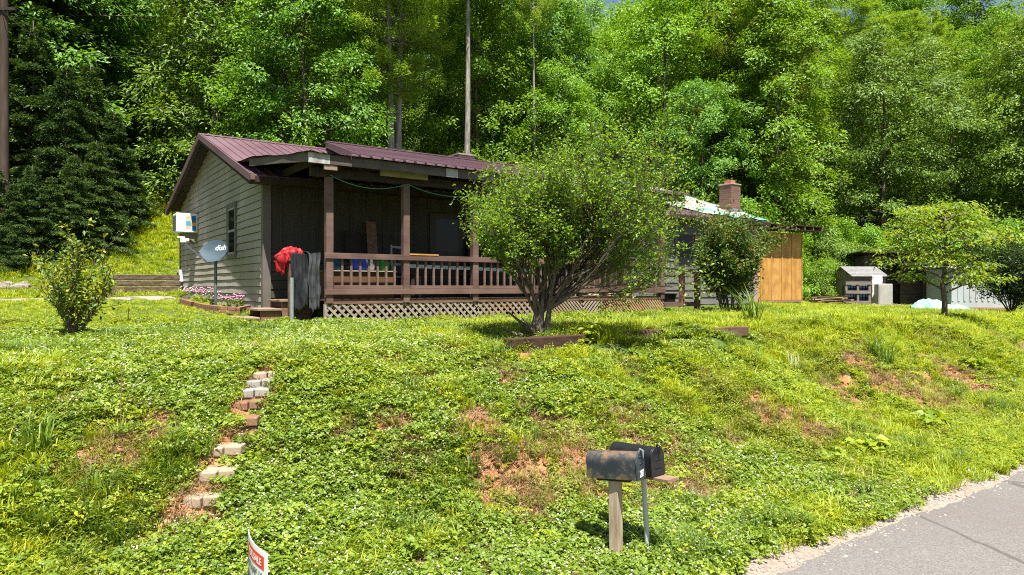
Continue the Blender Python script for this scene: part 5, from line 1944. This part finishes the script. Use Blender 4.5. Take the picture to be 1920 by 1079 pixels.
def rock(label, x, y, s, mat=ROCK, grp=None, sq=.6, cat="rock", name="rock", dz=0.0):
    import bmesh
    bm = bmesh.new()
    bmesh.ops.create_icosphere(bm, subdivisions=2, radius=1)
    sd = rr_.random() * 50
    for v in bm.verts:
        k = 1 + .5 * mnoise.noise(v.co * 1.1 + Vector((sd, 0, 0))) + .2 * mnoise.noise(v.co * 2.7 + Vector((0, sd, 0)))
        v.co = Vector((v.co.x * k * s * 1.2, v.co.y * k * s, v.co.z * k * s * sq))
    me = bpy.data.meshes.new(name)
    bm.to_mesh(me)
    bm.free()
    me.materials.append(mat)
    o = link_obj(bpy.data.objects.new(name, me))
    o.location = (x, y, hz(x, y) + s * sq * .4 + dz)
    o.rotation_euler = (0, 0, rr_.random() * 6)
    return tag(o, label, cat, grp)


for px, py, s in ((4, 545, .26), (20, 549, .22), (38, 545, .28), (12, 538, .2), (46, 535, .16), (58, 546, .14), (30, 552, .16)):
    p = ground_at(px, py)
    rock("grey rock in the low pile at the left edge of the driveway", p.x, p.y, s, ROCK, "rocks piled left of the driveway")
p = ground_at(352, 563)
rock("dark rock at the left end of the flower bed", p.x, p.y, .16, M("dark wet rock", (.03, .028, .03), (.08, .075, .075), (6, 6, 6), .8))
for px, py, s, lab in ((28, 690, .07, "white stone on the far left of the lawn"), (33, 705, .05, "small white stone below the larger white stone")):
    p = ground_at(px, py)
    rock(lab, p.x, p.y, s, M("chalky white stone", (.6, .58, .55), (.7, .68, .66), (9, 9, 9), .9))

PX_ = at_px(8, 24.0)
t = thing("utility_pole", "brown wooden utility pole standing before the dark hemlocks", "utility pole", (PX_, 24.0, hz(PX_, 24.0)), 0)
MB().tube([(0, 0, -.5), (0, 0, 3), (0, 0, 6), (0, 0, 8.6)], [.155, .145, .135, .12], 14).build("pole", M("tarred brown pole", (.035, .022, .016), (.075, .050, .037), (7, 7, 1.2), .85, .4), t, smooth=True)
mb = MB().span((.03, -.165, 2.0), (.09, -.14, 2.17)).span((.03, -.162, 1.62), (.07, -.14, 1.72))
mb.build("pole_tag", WHT, t)
MB().beam((-.4, -.14, 8.1), (.5, -.14, 8.1), .09, .10).build("cross_arm", DKWOOD, t)
zp = hz(PX_, 24.0) + 8.1
pts = []
a, b = Vector((PX_, 23.85, zp)), Vector((-3.0, 10.6, 7.05))
for i in range(25):
    s = i / 24
    q = a.lerp(b, s)
    q.z -= 1.35 * 4 * s * (1 - s)
    pts.append(q)
d_ = (pts[-1] - pts[-2])
for i in range(1, 9): pts.append(pts[24] + d_ * i + Vector((0, 0, .012 * i * i)))
tag(MB().tube(pts, .010, 6).build("overhead_wire", BLACKP), "sagging overhead wire running from the utility pole up past the house", "wire")
# thin stakes and twigs in the lawn
for px, py, hh, r_, lab in ((240, 612, .34, .009, "short thin dark stake on the lawn left of the flower bed"), (226, 812, .62, .005, "thin reddish twig standing on the bank left of the brick steps")):
    p = ground_at(px, py)
    tag(MB().tube([(0, 0, -.1), (.004, 0, hh * .5), (.015, 0, hh)], [r_, r_ * .8, r_ * .5], 6).build("stake", TIMBD if hh < .5 else RB, None, loc=p), lab, "stake")

# ------------------------------------------------------------------ roof tarp, porch clutter
AQUA, nt, b_ = newmat("faded aqua tarp")
tc_ = nt.nodes.new("ShaderNodeTexCoord")
nz1 = nt.nodes.new("ShaderNodeTexNoise")
nz1.inputs["Scale"].default_value = .8
nz1.inputs["Detail"].default_value = 3.5
nt.links.new(tc_.outputs["Object"], nz1.inputs["Vector"])
nt.links.new(ramp(nt, nz1.outputs["Fac"], [(.36, (.10, .34, .24)), (.44, (.22, .36, .30)), (.50, (.37, .39, .37)), (.57, (.34, .32, .29)), (.66, (.26, .20, .16))]), b_.inputs["Base Color"])
b_.inputs["Roughness"].default_value = .45


def sheet(fn, n, m, name, mat, parent=None, th=.006):
    V_, F_ = [], []
    for i in range(n + 1):
        for j in range(m + 1):
            V_.append(Vector(fn(i / n, j / m)))
    k = lambda i, j: i * (m + 1) + j
    F_ = [(k(i, j), k(i + 1, j), k(i + 1, j + 1), k(i, j + 1)) for i in range(n) for j in range(m)]
    o = MB().add(V_, F_).build(name, mat, parent, smooth=True)
    so = o.modifiers.new("thickness", 'SOLIDIFY')
    so.thickness = th
    return o


def wr(a, b, s=1.0):
    return mnoise.noise(Vector((a * 3.1 * s, b * 3.7 * s, 1.3))) + .5 * mnoise.noise(Vector((a * 8 * s, b * 7 * s, 4.1)))


def rooftarp(s, t_):
    u = 10.2 + 6.45 * s
    vlo = float(np.interp(u, [10.2, 11.4, 13.6, 14.4, 16.7], [5.0, 4.2, 2.0, 1.80, 1.72])) + .08 * math.sin(u * 5)
    v = vlo + (7.02 - vlo) * t_
    return (u, v, zroof(v) + .055 + .035 * wr(u * .6, v * .6))


o = sheet(rooftarp, 60, 30, "roof_tarp", AQUA)
o.location, o.rotation_euler = (OX, OY, 0), (0, 0, TH)
tag(o, "faded aqua and white tarp spread over the right end of the roof beside the chimney", "tarp")
o = sheet(lambda s, t_: (8.95 + .82 * s + .06 * wr(t_, s), 1.6 + 3.0 * t_, slopeB(1.6 + 3.0 * t_) + .05 + .03 * wr(s, t_)), 14, 20, "roof_tarp", M("green tarp strip", (.06, .26, .17), (.20, .36, .28), (1.5, 1.5, 1.5), .45))
o.location, o.rotation_euler = (OX, OY, 0), (0, 0, TH)
tag(o, "small green tarp strip at the top of the bare porch roof decking", "tarp")

RED = M("red nylon fabric", (.50, .012, .018), (.62, .03, .035), (6, 6, 6), .6, .2, big=((.16, .006, .012), 3, .7))
BLKS = M("black plastic sheeting", (.010, .011, .013), (.03, .032, .035), (4, 4, 4), .32, .3)
SHEEN = M("grey sheen on plastic", (.028, .030, .032), (.075, .078, .082), (4, 4, 4), .35, .3)  # sheen on the black plastic, painted as a grey colour


def drape(uu0, uu1, v0, zt, drop, name, mat, label, cat, seed, amp=.05, dv=.35):
    def fn(s, t_):
        u = uu0 + (uu1 - uu0) * s
        # over the rail: a little behind, then hanging in front with folds
        if t_ < .3:
            q = t_ / .3
            y, z = v0 + dv * (1 - q), zt + .05 * math.sin(q * 3.14) - .12 * (1 - q) ** 2
        else:
            q = (t_ - .3) / .7
            y, z = v0 - .04 - .06 * q + amp * wr(s * 2 + seed, q * .5) * (0.3 + q), zt - drop * q * (1 + .18 * wr(s * 1.5 + seed, .3))
        return (u + .04 * wr(s + seed, t_), y, z + .03 * wr(s * 1.4 + seed, t_ * 2))
    o = sheet(fn, 30, 30, name, mat)
    o.location, o.rotation_euler = (OX, OY, 0), (0, 0, TH)
    return tag(o, label, cat)


def bunch(s, q):
    a = q * 2 * math.pi
    w_ = math.sin(math.pi * min(max(s, .02), .98)) ** .6
    r1 = w_ * (.17 + .07 * wr(s * 3.0 + 3, math.cos(a) * .8) + .05 * wr(s * 7 + math.sin(a), math.cos(a) * 2))
    sag = -.52 * max(0, -math.sin(a)) * (.6 + .5 * wr(s * 2.2, 5.0)) * w_
    return (-.82 + .86 * s + .05 * wr(s * 2, q * 3), .62 + r1 * math.cos(a) * .9 + .12 * s, 2.98 + .06 * math.sin(s * 5) + r1 * math.sin(a) * .85 + sag)


o = sheet(bunch, 44, 40, "red_cloth", RED)
o.location, o.rotation_euler = (OX, OY, 0), (0, 0, TH)
tag(o, "bundled red cloth draped over the stair rail at the porch corner", "cloth")
drape(-.58, -.05, .42, 3.05, 1.05, "black_sheet", BLKS, "black plastic sheet hanging over the stair rail under the red cloth", "plastic sheet", 7.1, .06)
drape(-.30, -.07, .30, 3.065, 1.02, "sheen_sheet", SHEEN, "grey sheen of the black plastic sheet, added as an overlay beside the porch corner post", "plastic sheet", 9.4, .05, .35)  # overlay added for the grey sheen along the black sheet's right side


def bag(name, label, u, v, z, sx, sy, sz, mat, seed, cat="bag"):
    import bmesh
    bm = bmesh.new()
    bmesh.ops.create_icosphere(bm, subdivisions=3, radius=1)
    for w_ in bm.verts:
        n3 = w_.co.copy()
        k = 1 + .35 * mnoise.noise(n3 * 1.5 + Vector((seed, 0, 0))) + .15 * mnoise.noise(n3 * 4 + Vector((0, seed, 0)))
        zz = max(n3.z, -.55)
        w_.co = Vector((n3.x * k * sx, n3.y * k * sy, (zz + .55) * k * sz / 1.5))
    # gathered neck
    me = bpy.data.meshes.new(name)
    bm.to_mesh(me)
    bm.free()
    me.materials.append(mat)
    o = link_obj(bpy.data.objects.new(name, me))
    p = W(u, v, z)
    o.location = p
    o.rotation_euler = (0, 0, TH + seed)
    return tag(o, label, cat)


bx = thing("storage_box", "long brown wooden box standing behind the first bay of balusters", "box", (OX, OY, 0), TH)
BXW = M("brown plywood box", (.085, .042, .021), (.13, .068, .035), (2, 8, 8), .7, .1)
mb = MB().span((.16, .32, FZ + .002), (1.52, .35, 2.72)).span((.16, .98, FZ + .002), (1.52, 1.01, 2.72)).span((.16, .35, FZ + .002), (.19, .98, 2.72)).span((1.49, .35, FZ + .002), (1.52, .98, 2.72))
mb.build("side_panel", BXW, bx)
MB().span((.12, .28, 2.722), (1.56, 1.04, 2.745)).build("lid", M("pale lid edge", (.26, .21, .165), (.33, .275, .22), (9, 9, 9), .7), bx)
bag("blue_bag", "bright blue bag lying on the brown box behind the balusters", .86, .55, 2.746, .20, .16, .30, M("blue nylon", (0.012, 0.035, 0.340), (0.020, 0.070, 0.500), (9, 9, 9), .5, .2), .4)
bag("dark_blue_bag", "dark blue bag at the left end of the brown box", .30, .55, 2.746, .18, .16, .26, M("dark teal nylon", (.012, .045, .075), (.02, .07, .11), (9, 9, 9), .5, .2), 1.4)
bag("white_bag", "white crumpled bag between the blue bag and the green bag", 1.07, .52, 2.746, .10, .12, .28, WHITE, 2.2)
bag("green_bag", "bright green bag at the right end of the brown box", 1.38, .50, 2.746, .13, .13, .24, M("green plastic", (.012, .15, .02), (.03, .21, .03), (9, 9, 9), .5), 3.0)
bag("black_bag", "black bag on the brown box left of the blue bag", .58, .62, 2.746, .19, .16, .20, BLACKP, 4.4)
o = MB().span((1.70, -.09, 3.068), (2.36, .12, 3.098)).build("loose_plank", PLY)
o.location, o.rotation_euler = (OX, OY, 0), (0, 0, TH)
tag(o, "orange loose plank lying on the porch top rail", "plank")
# folding chair, ladder, leaning boards, boxes
t = thing("white_chair", "white metal chair standing behind the orange plank on the porch", "chair", tuple(W(2.15, 1.0, FZ)), TH + .3)
CHM = M("dull white metal", (.20, .22, .22), (.28, .30, .30), (9, 9, 9), .5)
mb = MB()
for s in (-.22, .22):
    mb.beam((s, .2, 0), (s * .9, .28, 1.18), .03, .03)
    mb.beam((s, -.2, 0), (s, -.2, .45), .03, .03)
mb.build("frame", CHM, t)
MB().box((0, 0, .46), (.46, .44, .03)).build("seat", CHM, t, bevel=.008)
mb = MB()
for k in (.75, 1.13): mb.beam((-.2, .25 + .02 * k, k), (.2, .25 + .02 * k, k), .03, .05)
mb.build("backrest", CHM, t)
t = thing("ladder", "pale aluminium ladder lying along the porch behind the second bay of balusters", "ladder", (OX, OY, 0), TH)
ALU = M("pale oxidised aluminium", (.45, .55, .56), (.55, .63, .64), (9, 9, 9), .45, 0, .3)
MB().beam((2.0, .55, 2.86), (5.4, .60, 2.80), .03, .075).build("rail", ALU, t)
MB().beam((2.0, .92, 2.88), (5.4, .97, 2.82), .03, .075).build("rail", ALU, t)
for k in range(10):
    MB().beam((2.15 + k * .34, .57, 2.86 - k * .006), (2.15 + k * .34, .94, 2.87 - k * .006), .03, .03).build("rung", ALU, t)
t = thing("workbench", "dark workbench under the ladder on the porch", "bench", (OX, OY, 0), TH)
MB().span((1.95, .45, 2.68), (5.5, 1.1, 2.72)).build("bench_top", DKWOOD, t)
for u in (2.0, 5.4):
    for v in (.5, 1.05):
        MB().span((u, v - .04, FZ), (u + .08, v + .04, 2.68)).build("leg", DKWOOD, t)
for i, (u, w_, h_, c) in enumerate(((1.2, .35, 1.5, DKWOOD), (1.66, .24, 1.75, STW), (4.55, .6, 1.4, DKWOOD))):
    o = MB().beam((u, 1.55, FZ), (u + .12, 2.1, FZ + h_), w_, .03, (0, -1, .3)).build("leaning_board", c)
    o.location, o.rotation_euler = (OX, OY, 0), (0, 0, TH)
    tag(o, ["short dark board leaning on the wall behind the brown box", "tall brown board leaning on the wall by the second post", "wide dark board leaning on the wall behind the bush"][i], "board")
TAN = M("tan cardboard", (.52, .40, .20), (.60, .48, .26), (4, 4, 4), .8)
for i, (u, w_, h_) in enumerate(((7.3, .34, .75), (7.95, .30, .70), (8.5, .42, .62), (6.7, .4, .5))):
    t = thing("carton", ["tall tan carton behind the right balusters", "narrow tan carton behind the right balusters near the end post", "wide tan carton at the right end of the porch", "low tan carton behind the bush on the porch"][i], "carton", tuple(W(u, .75, FZ)), TH + .1 * i)
    MB().box((0, 0, h_ / 2), (w_, .4, h_)).build("carton_body", TAN, t, bevel=.006)
    mb = MB().beam((-w_ / 2, -.2, h_), (-w_ / 2 - .08, -.2, h_ + .1), .02, .01).box((0, .03, h_ + .006), (w_ * .96, .3, .008))
    mb.build("flap", TAN, t)
# green cord between the posts
pts = []
for (ua, za, ub, zb, sg) in ((.02, 4.55, 1.64, 4.52, .17), (1.64, 4.52, 3.31, 4.42, .12)):
    for i in range(13):
        s = i / 12
        pts.append(W(ua + (ub - ua) * s, -.07, za + (zb - za) * s - sg * 4 * s * (1 - s)))
tag(MB().tube(pts, .008, 6).build("hanging_cord", M("green cord", (.05, .20, .10), (.07, .26, .14), (9, 9, 9), .6)), "thin green cord slung between the porch posts under the eave", "cord")
t = thing("black_tub", "black tub standing on the side landing", "tub", tuple(W(10.3, .8, 1.99)), 0)
mb = MB().tube([(0, 0, 0), (0, 0, .22), (0, 0, .24)], [.24, .30, .33], 18)
mb.build("tub_body", BLACKP, t, smooth=True)
MB().tube([(-.33, 0, .2), (-.37, 0, .24), (-.33, 0, .25)], .012, 6).build("handle", BLACKP, t)

# ------------------------------------------------------------------ sheds and clutter at the right
SHW = M("weathered grey boards", (.115, .095, .080), (.22, .19, .165), (2, 2, 16), .85, .4)
SHD = M("dark brown shed boards", (.050, .036, .028), (.11, .080, .062), (2, 2, 12), .85, .3)
SHR = M("reddish brown boards", (.20, .088, .050), (.30, .145, .085), (1.5, 1.5, 14), .8, .3)
SHING = M("grey roof shingles", (.13, .13, .13), (.22, .22, .22), (9, 9, 9), .9, .4)
RUSTY = M("rust stained white enamel", (.36, .345, .32), (.31, .28, .25), (3, 3, 2), .5, .1, c3=(.42, .16, .04), lo=.4, hi=.8)


def place(name, label, cat, px0, px1, d, turn=0.0, z=None):
    xa, xb = at_px(px0, d), at_px(px1, d)
    x = (xa + xb) / 2
    g_ = hz(x, d) if z is None else z
    return thing(name, label, cat, (x, d, g_), turn), xb - xa


def boards_h(mb, w, y, z0, z1, step, th=.02, gap=.012):
    z = z0
    while z < z1 - .02:
        mb.span((-w / 2, y - th, z), (w / 2, y, min(z + step - gap, z1)))
        z += step
    return mb


t, w = place("wooden_shed", "dark flat roofed board shed behind the small layered tree", "shed", 1618, 1722, 33.5, R(4))
zb = 0.0
mb = boards_h(MB(), w, 0, -.3, 2.45, .24)
mb.span((-w / 2, .0, -.3), (w / 2, .03, 2.4)).span((-w / 2, .03, -.3), (-w / 2 + .04, 2.6, 2.4)).span((w / 2 - .04, .03, -.3), (w / 2, 2.6, 2.4))
mb.build("wall", SHD, t)
mb = MB().prism([(-w / 2 - .4, -.5, 2.62), (-w / 2 - .4, 2.8, 2.45), (-w / 2 - .4, 2.8, 2.38), (-w / 2 - .4, -.5, 2.55)], (w + .7, 0, 0))
for k in range(6): mb.span((-w / 2 + k * w / 5 - .03, -.45, 2.42), (-w / 2 + k * w / 5 + .03, .1, 2.54))
mb.build("roof", DKWOOD, t)
t, w = place("shed_wing", "reddish brown board shed with dark doorway behind the small tree's trunk", "shed", 1700, 1792, 32.0, R(-3))
mb = boards_h(MB(), w * .62, 0, -.3, 1.95, .33)
mb.v = [(x + w * .19, y, z) for x, y, z in mb.v]
mb.span((w / 2 - .05, .03, -.3), (w / 2, 2.2, 1.9))
mb.build("wall", SHR, t)
MB().span((-w / 2, .5, -.3), (w / 2 - .06, .54, 1.95)).build("inner_wall", SHD, t)
MB().span((-w * .12 - .09, -.05, -.3), (-w * .12 - .01, .03, 1.95)).build("door_jamb", SHD, t)
MB().prism([(-w / 2 - .2, -.25, 2.06), (-w / 2 - .2, 2.4, 2.18), (-w / 2 - .2, 2.4, 2.12), (-w / 2 - .2, -.25, 2.0)], (w + .35, 0, 0)).build("roof", DKWOOD, t)
mb = MB()
for k in range(4): mb.span((w * .26 + k * .13, -.05, .95), (w * .26 + k * .13 + .11, -.024, 1.9))
mb.build("pale_slats", M("pale grey slats", (.32, .29, .26), (.42, .39, .36), (9, 9, 4), .8), t)

t, w = place("shingled_shed", "small grey board shed with shingled roof left of the small tree", "shed", 1594, 1662, 31.5, R(6))
mb = boards_h(MB(), w, 0, -.2, 1.35, .2)
mb.span((-w / 2, 0, -.2), (w / 2, .03, 1.33)).span((-w / 2, .03, -.2), (-w / 2 + .03, 1.3, 1.35)).span((w / 2 - .03, .03, -.2), (w / 2, 1.3, 1.35))
mb.build("wall", SHW, t)
mb = MB()
for k in range(7):
    y0, y1 = -.15 + k * .13, -.15 + (k + 1.25) * .13
    mb.prism([(-w / 2 - .06, y0, 1.36 + (y0 + .15) * .5), (-w / 2 - .06, y1, 1.36 + (y1 + .15) * .5 - .012), (-w / 2 - .06, y1, 1.34 + (y1 + .15) * .5 - .03), (-w / 2 - .06, y0, 1.34 + (y0 + .15) * .5 - .01)], (w + .12, 0, 0))
mb.prism([(-w / 2 - .06, .78, 1.80), (-w / 2 - .06, 1.4, 1.45), (-w / 2 - .06, 1.4, 1.41), (-w / 2 - .06, .78, 1.76)], (w + .12, 0, 0))
mb.build("roof", SHING, t)
for gx_ in (-w / 2 + .001, w / 2 - .031):
    MB().prism([(gx_, .03, 1.35), (gx_, .76, 1.74), (gx_, 1.28, 1.44)], (.03, 0, 0)).build("gable_board", SHW, t)
rag = sheet(lambda s, q: (-.22 + .45 * s + .03 * wr(s, q), -.08 - .05 * wr(s * 2, q), .45 - 1.0 * q * (1 + .2 * wr(s, 3)) + .02 * wr(s, q)), 14, 16, "white_rag", M("white cloth", (.66, .62, .60), (.56, .45, .44), (6, 6, 6), .8))
rag.location = (at_px(1643, 31.1), 31.1, hz(at_px(1643, 31.1), 31.1) + .95)
tag(rag, "white rag hanging on the front of the shingled shed", "cloth")
t, w = place("old_appliance", "rust stained white appliance standing right of the shingled shed", "appliance", 1646, 1676, 30.8, R(10))
MB().span((-w / 2, 0, 0), (w / 2, .55, 1.05)).build("cabinet", RUSTY, t, bevel=.03)
MB().span((-w / 2 + .05, -.02, .1), (w / 2 - .05, -.002, .95)).build("door", RUSTY, t, bevel=.01)
t, w = place("upright_pallet", "grey wooden pallet with dark blue crates behind standing by the shingled shed", "pallet", 1584, 1634, 30.4, R(5))
mb = MB()
for z in (.06, .52, .92): mb.span((-w / 2, -.03, z), (w / 2, 0, z + .14))
for x in (-w / 2 + .05, 0, w / 2 - .05): mb.span((x - .05, .002, 0), (x + .05, .10, 1.06))
mb.build("pallet_frame", SHW, t)
mb = MB()
for x in range(8): mb.span((-w / 2 + .06 + x * w / 8.6, .12, .02), (-w / 2 + .06 + x * w / 8.6 + .10, .34, .88))
mb.build("crate_backing", M("dark blue plastic", (.012, .022, .045), (.02, .035, .07), (9, 9, 9), .4), t)

t, w = place("metal_shed", "pale metal panelled shed at the right edge behind the small tree", "shed", 1786, 1900, 29.5, R(-4))
PM = M("pale grey metal panels", (.34, .36, .375), (.42, .44, .45), (2, 2, 1), .45, 0, .1, big=((.42, .38, .35), .8, .5))
mb = MB().span((-w / 2, 0, .28), (w / 2, .03, 1.95)).span((-w / 2, .03, .28), (-w / 2 + .03, 2.0, 1.95)).span((w / 2 - .03, .03, .28), (w / 2, 2.0, 1.95))
for k in range(11): mb.span((-w / 2 + .02 + k * w / 10.6, -.025, .55), (-w / 2 + .10 + k * w / 10.6, -.001, 1.95))
mb.build("wall", PM, t)
MB().span((-w / 2 + .3, -.02, -.3), (w / 2, .02, .278)).build("base_board", M("dusty red base", (.26, .14, .10), (.34, .20, .15), (2, 2, 9), .85), t)
MB().prism([(-w / 2 - .1, -.2, 1.98), (-w / 2 - .1, 2.2, 2.12), (-w / 2 - .1, 2.2, 2.09), (-w / 2 - .1, -.2, 1.952)], (w + .2, 0, 0)).build("roof", PM, t)
for k, (px, c, z) in enumerate(((1722, 1, 0), (1776, 0, 0))):
    pass


def groundtarp(s, q):
    x = at_px(1716, 28.6) + 2.6 * s
    y = 28.4 + 1.0 * q + .25 * math.sin(s * 5)
    hump = .42 * math.exp(-((s - .30) / .26) ** 2) + .22 * math.exp(-((s - .75) / .2) ** 2)
    return (x, y, hz(x, y) + .04 + hump * math.sin(math.pi * min(1, q * 1.15)) ** .7 * (1 + .5 * wr(s * 2, q)) + .07 * max(-.3, wr(s * 2.5, q * 2)))


tag(sheet(groundtarp, 44, 22, "crumpled_tarp", M("pale aqua tarp", (.11, .33, .25), (.22, .44, .36), (2, 2, 2), .45, c3=(.38, .48, .44))), "crumpled pale aqua tarp lying on the grass behind the small tree's trunk", "tarp")
# lumber pile
LW = [M("fresh lumber", (.40, .25, .13), (.52, .35, .20), (3, 12, 12), .75, .1), M("old lumber", (.15, .095, .065), (.25, .17, .12), (3, 12, 12), .8, .2), DKWOOD]
rl = random.Random(4)
LUMB = ["plank"]
for i in range(16):
    x0 = at_px(1530 + rl.uniform(-14, 18), 29.5)
    y = 29.2 + (i % 4) * .22
    z0 = hz(x0 + .7, 29.5) + .06 + (i // 4) * .085 + rl.uniform(0, .02)
    a = rl.uniform(-.12, .14)
    ln = rl.uniform(1.1, 1.7)
    o = MB().beam((-.0, 0, 0), (ln * math.cos(a), ln * math.sin(a), rl.uniform(-.04, .09)), .15, .05).build("plank", LW[(0, 1, 2, 1, 0)[i % 5]] if i > 7 else LW[(1, 2)[i % 2]], None, loc=(x0, y, z0))
    tag(o, "weathered plank stacked in the lumber pile beside the plywood wall", "plank", "planks of the lumber pile")
for i, (px, py) in enumerate(((1640, 575), (1652, 578), (1662, 574), (1676, 577), (1688, 576), (1628, 577))):
    p = ground_at(px, py)
    rock("grey rubble lump on the ground before the shingled shed", p.x, p.y, .13, ROCK, "rubble before the shingled shed")
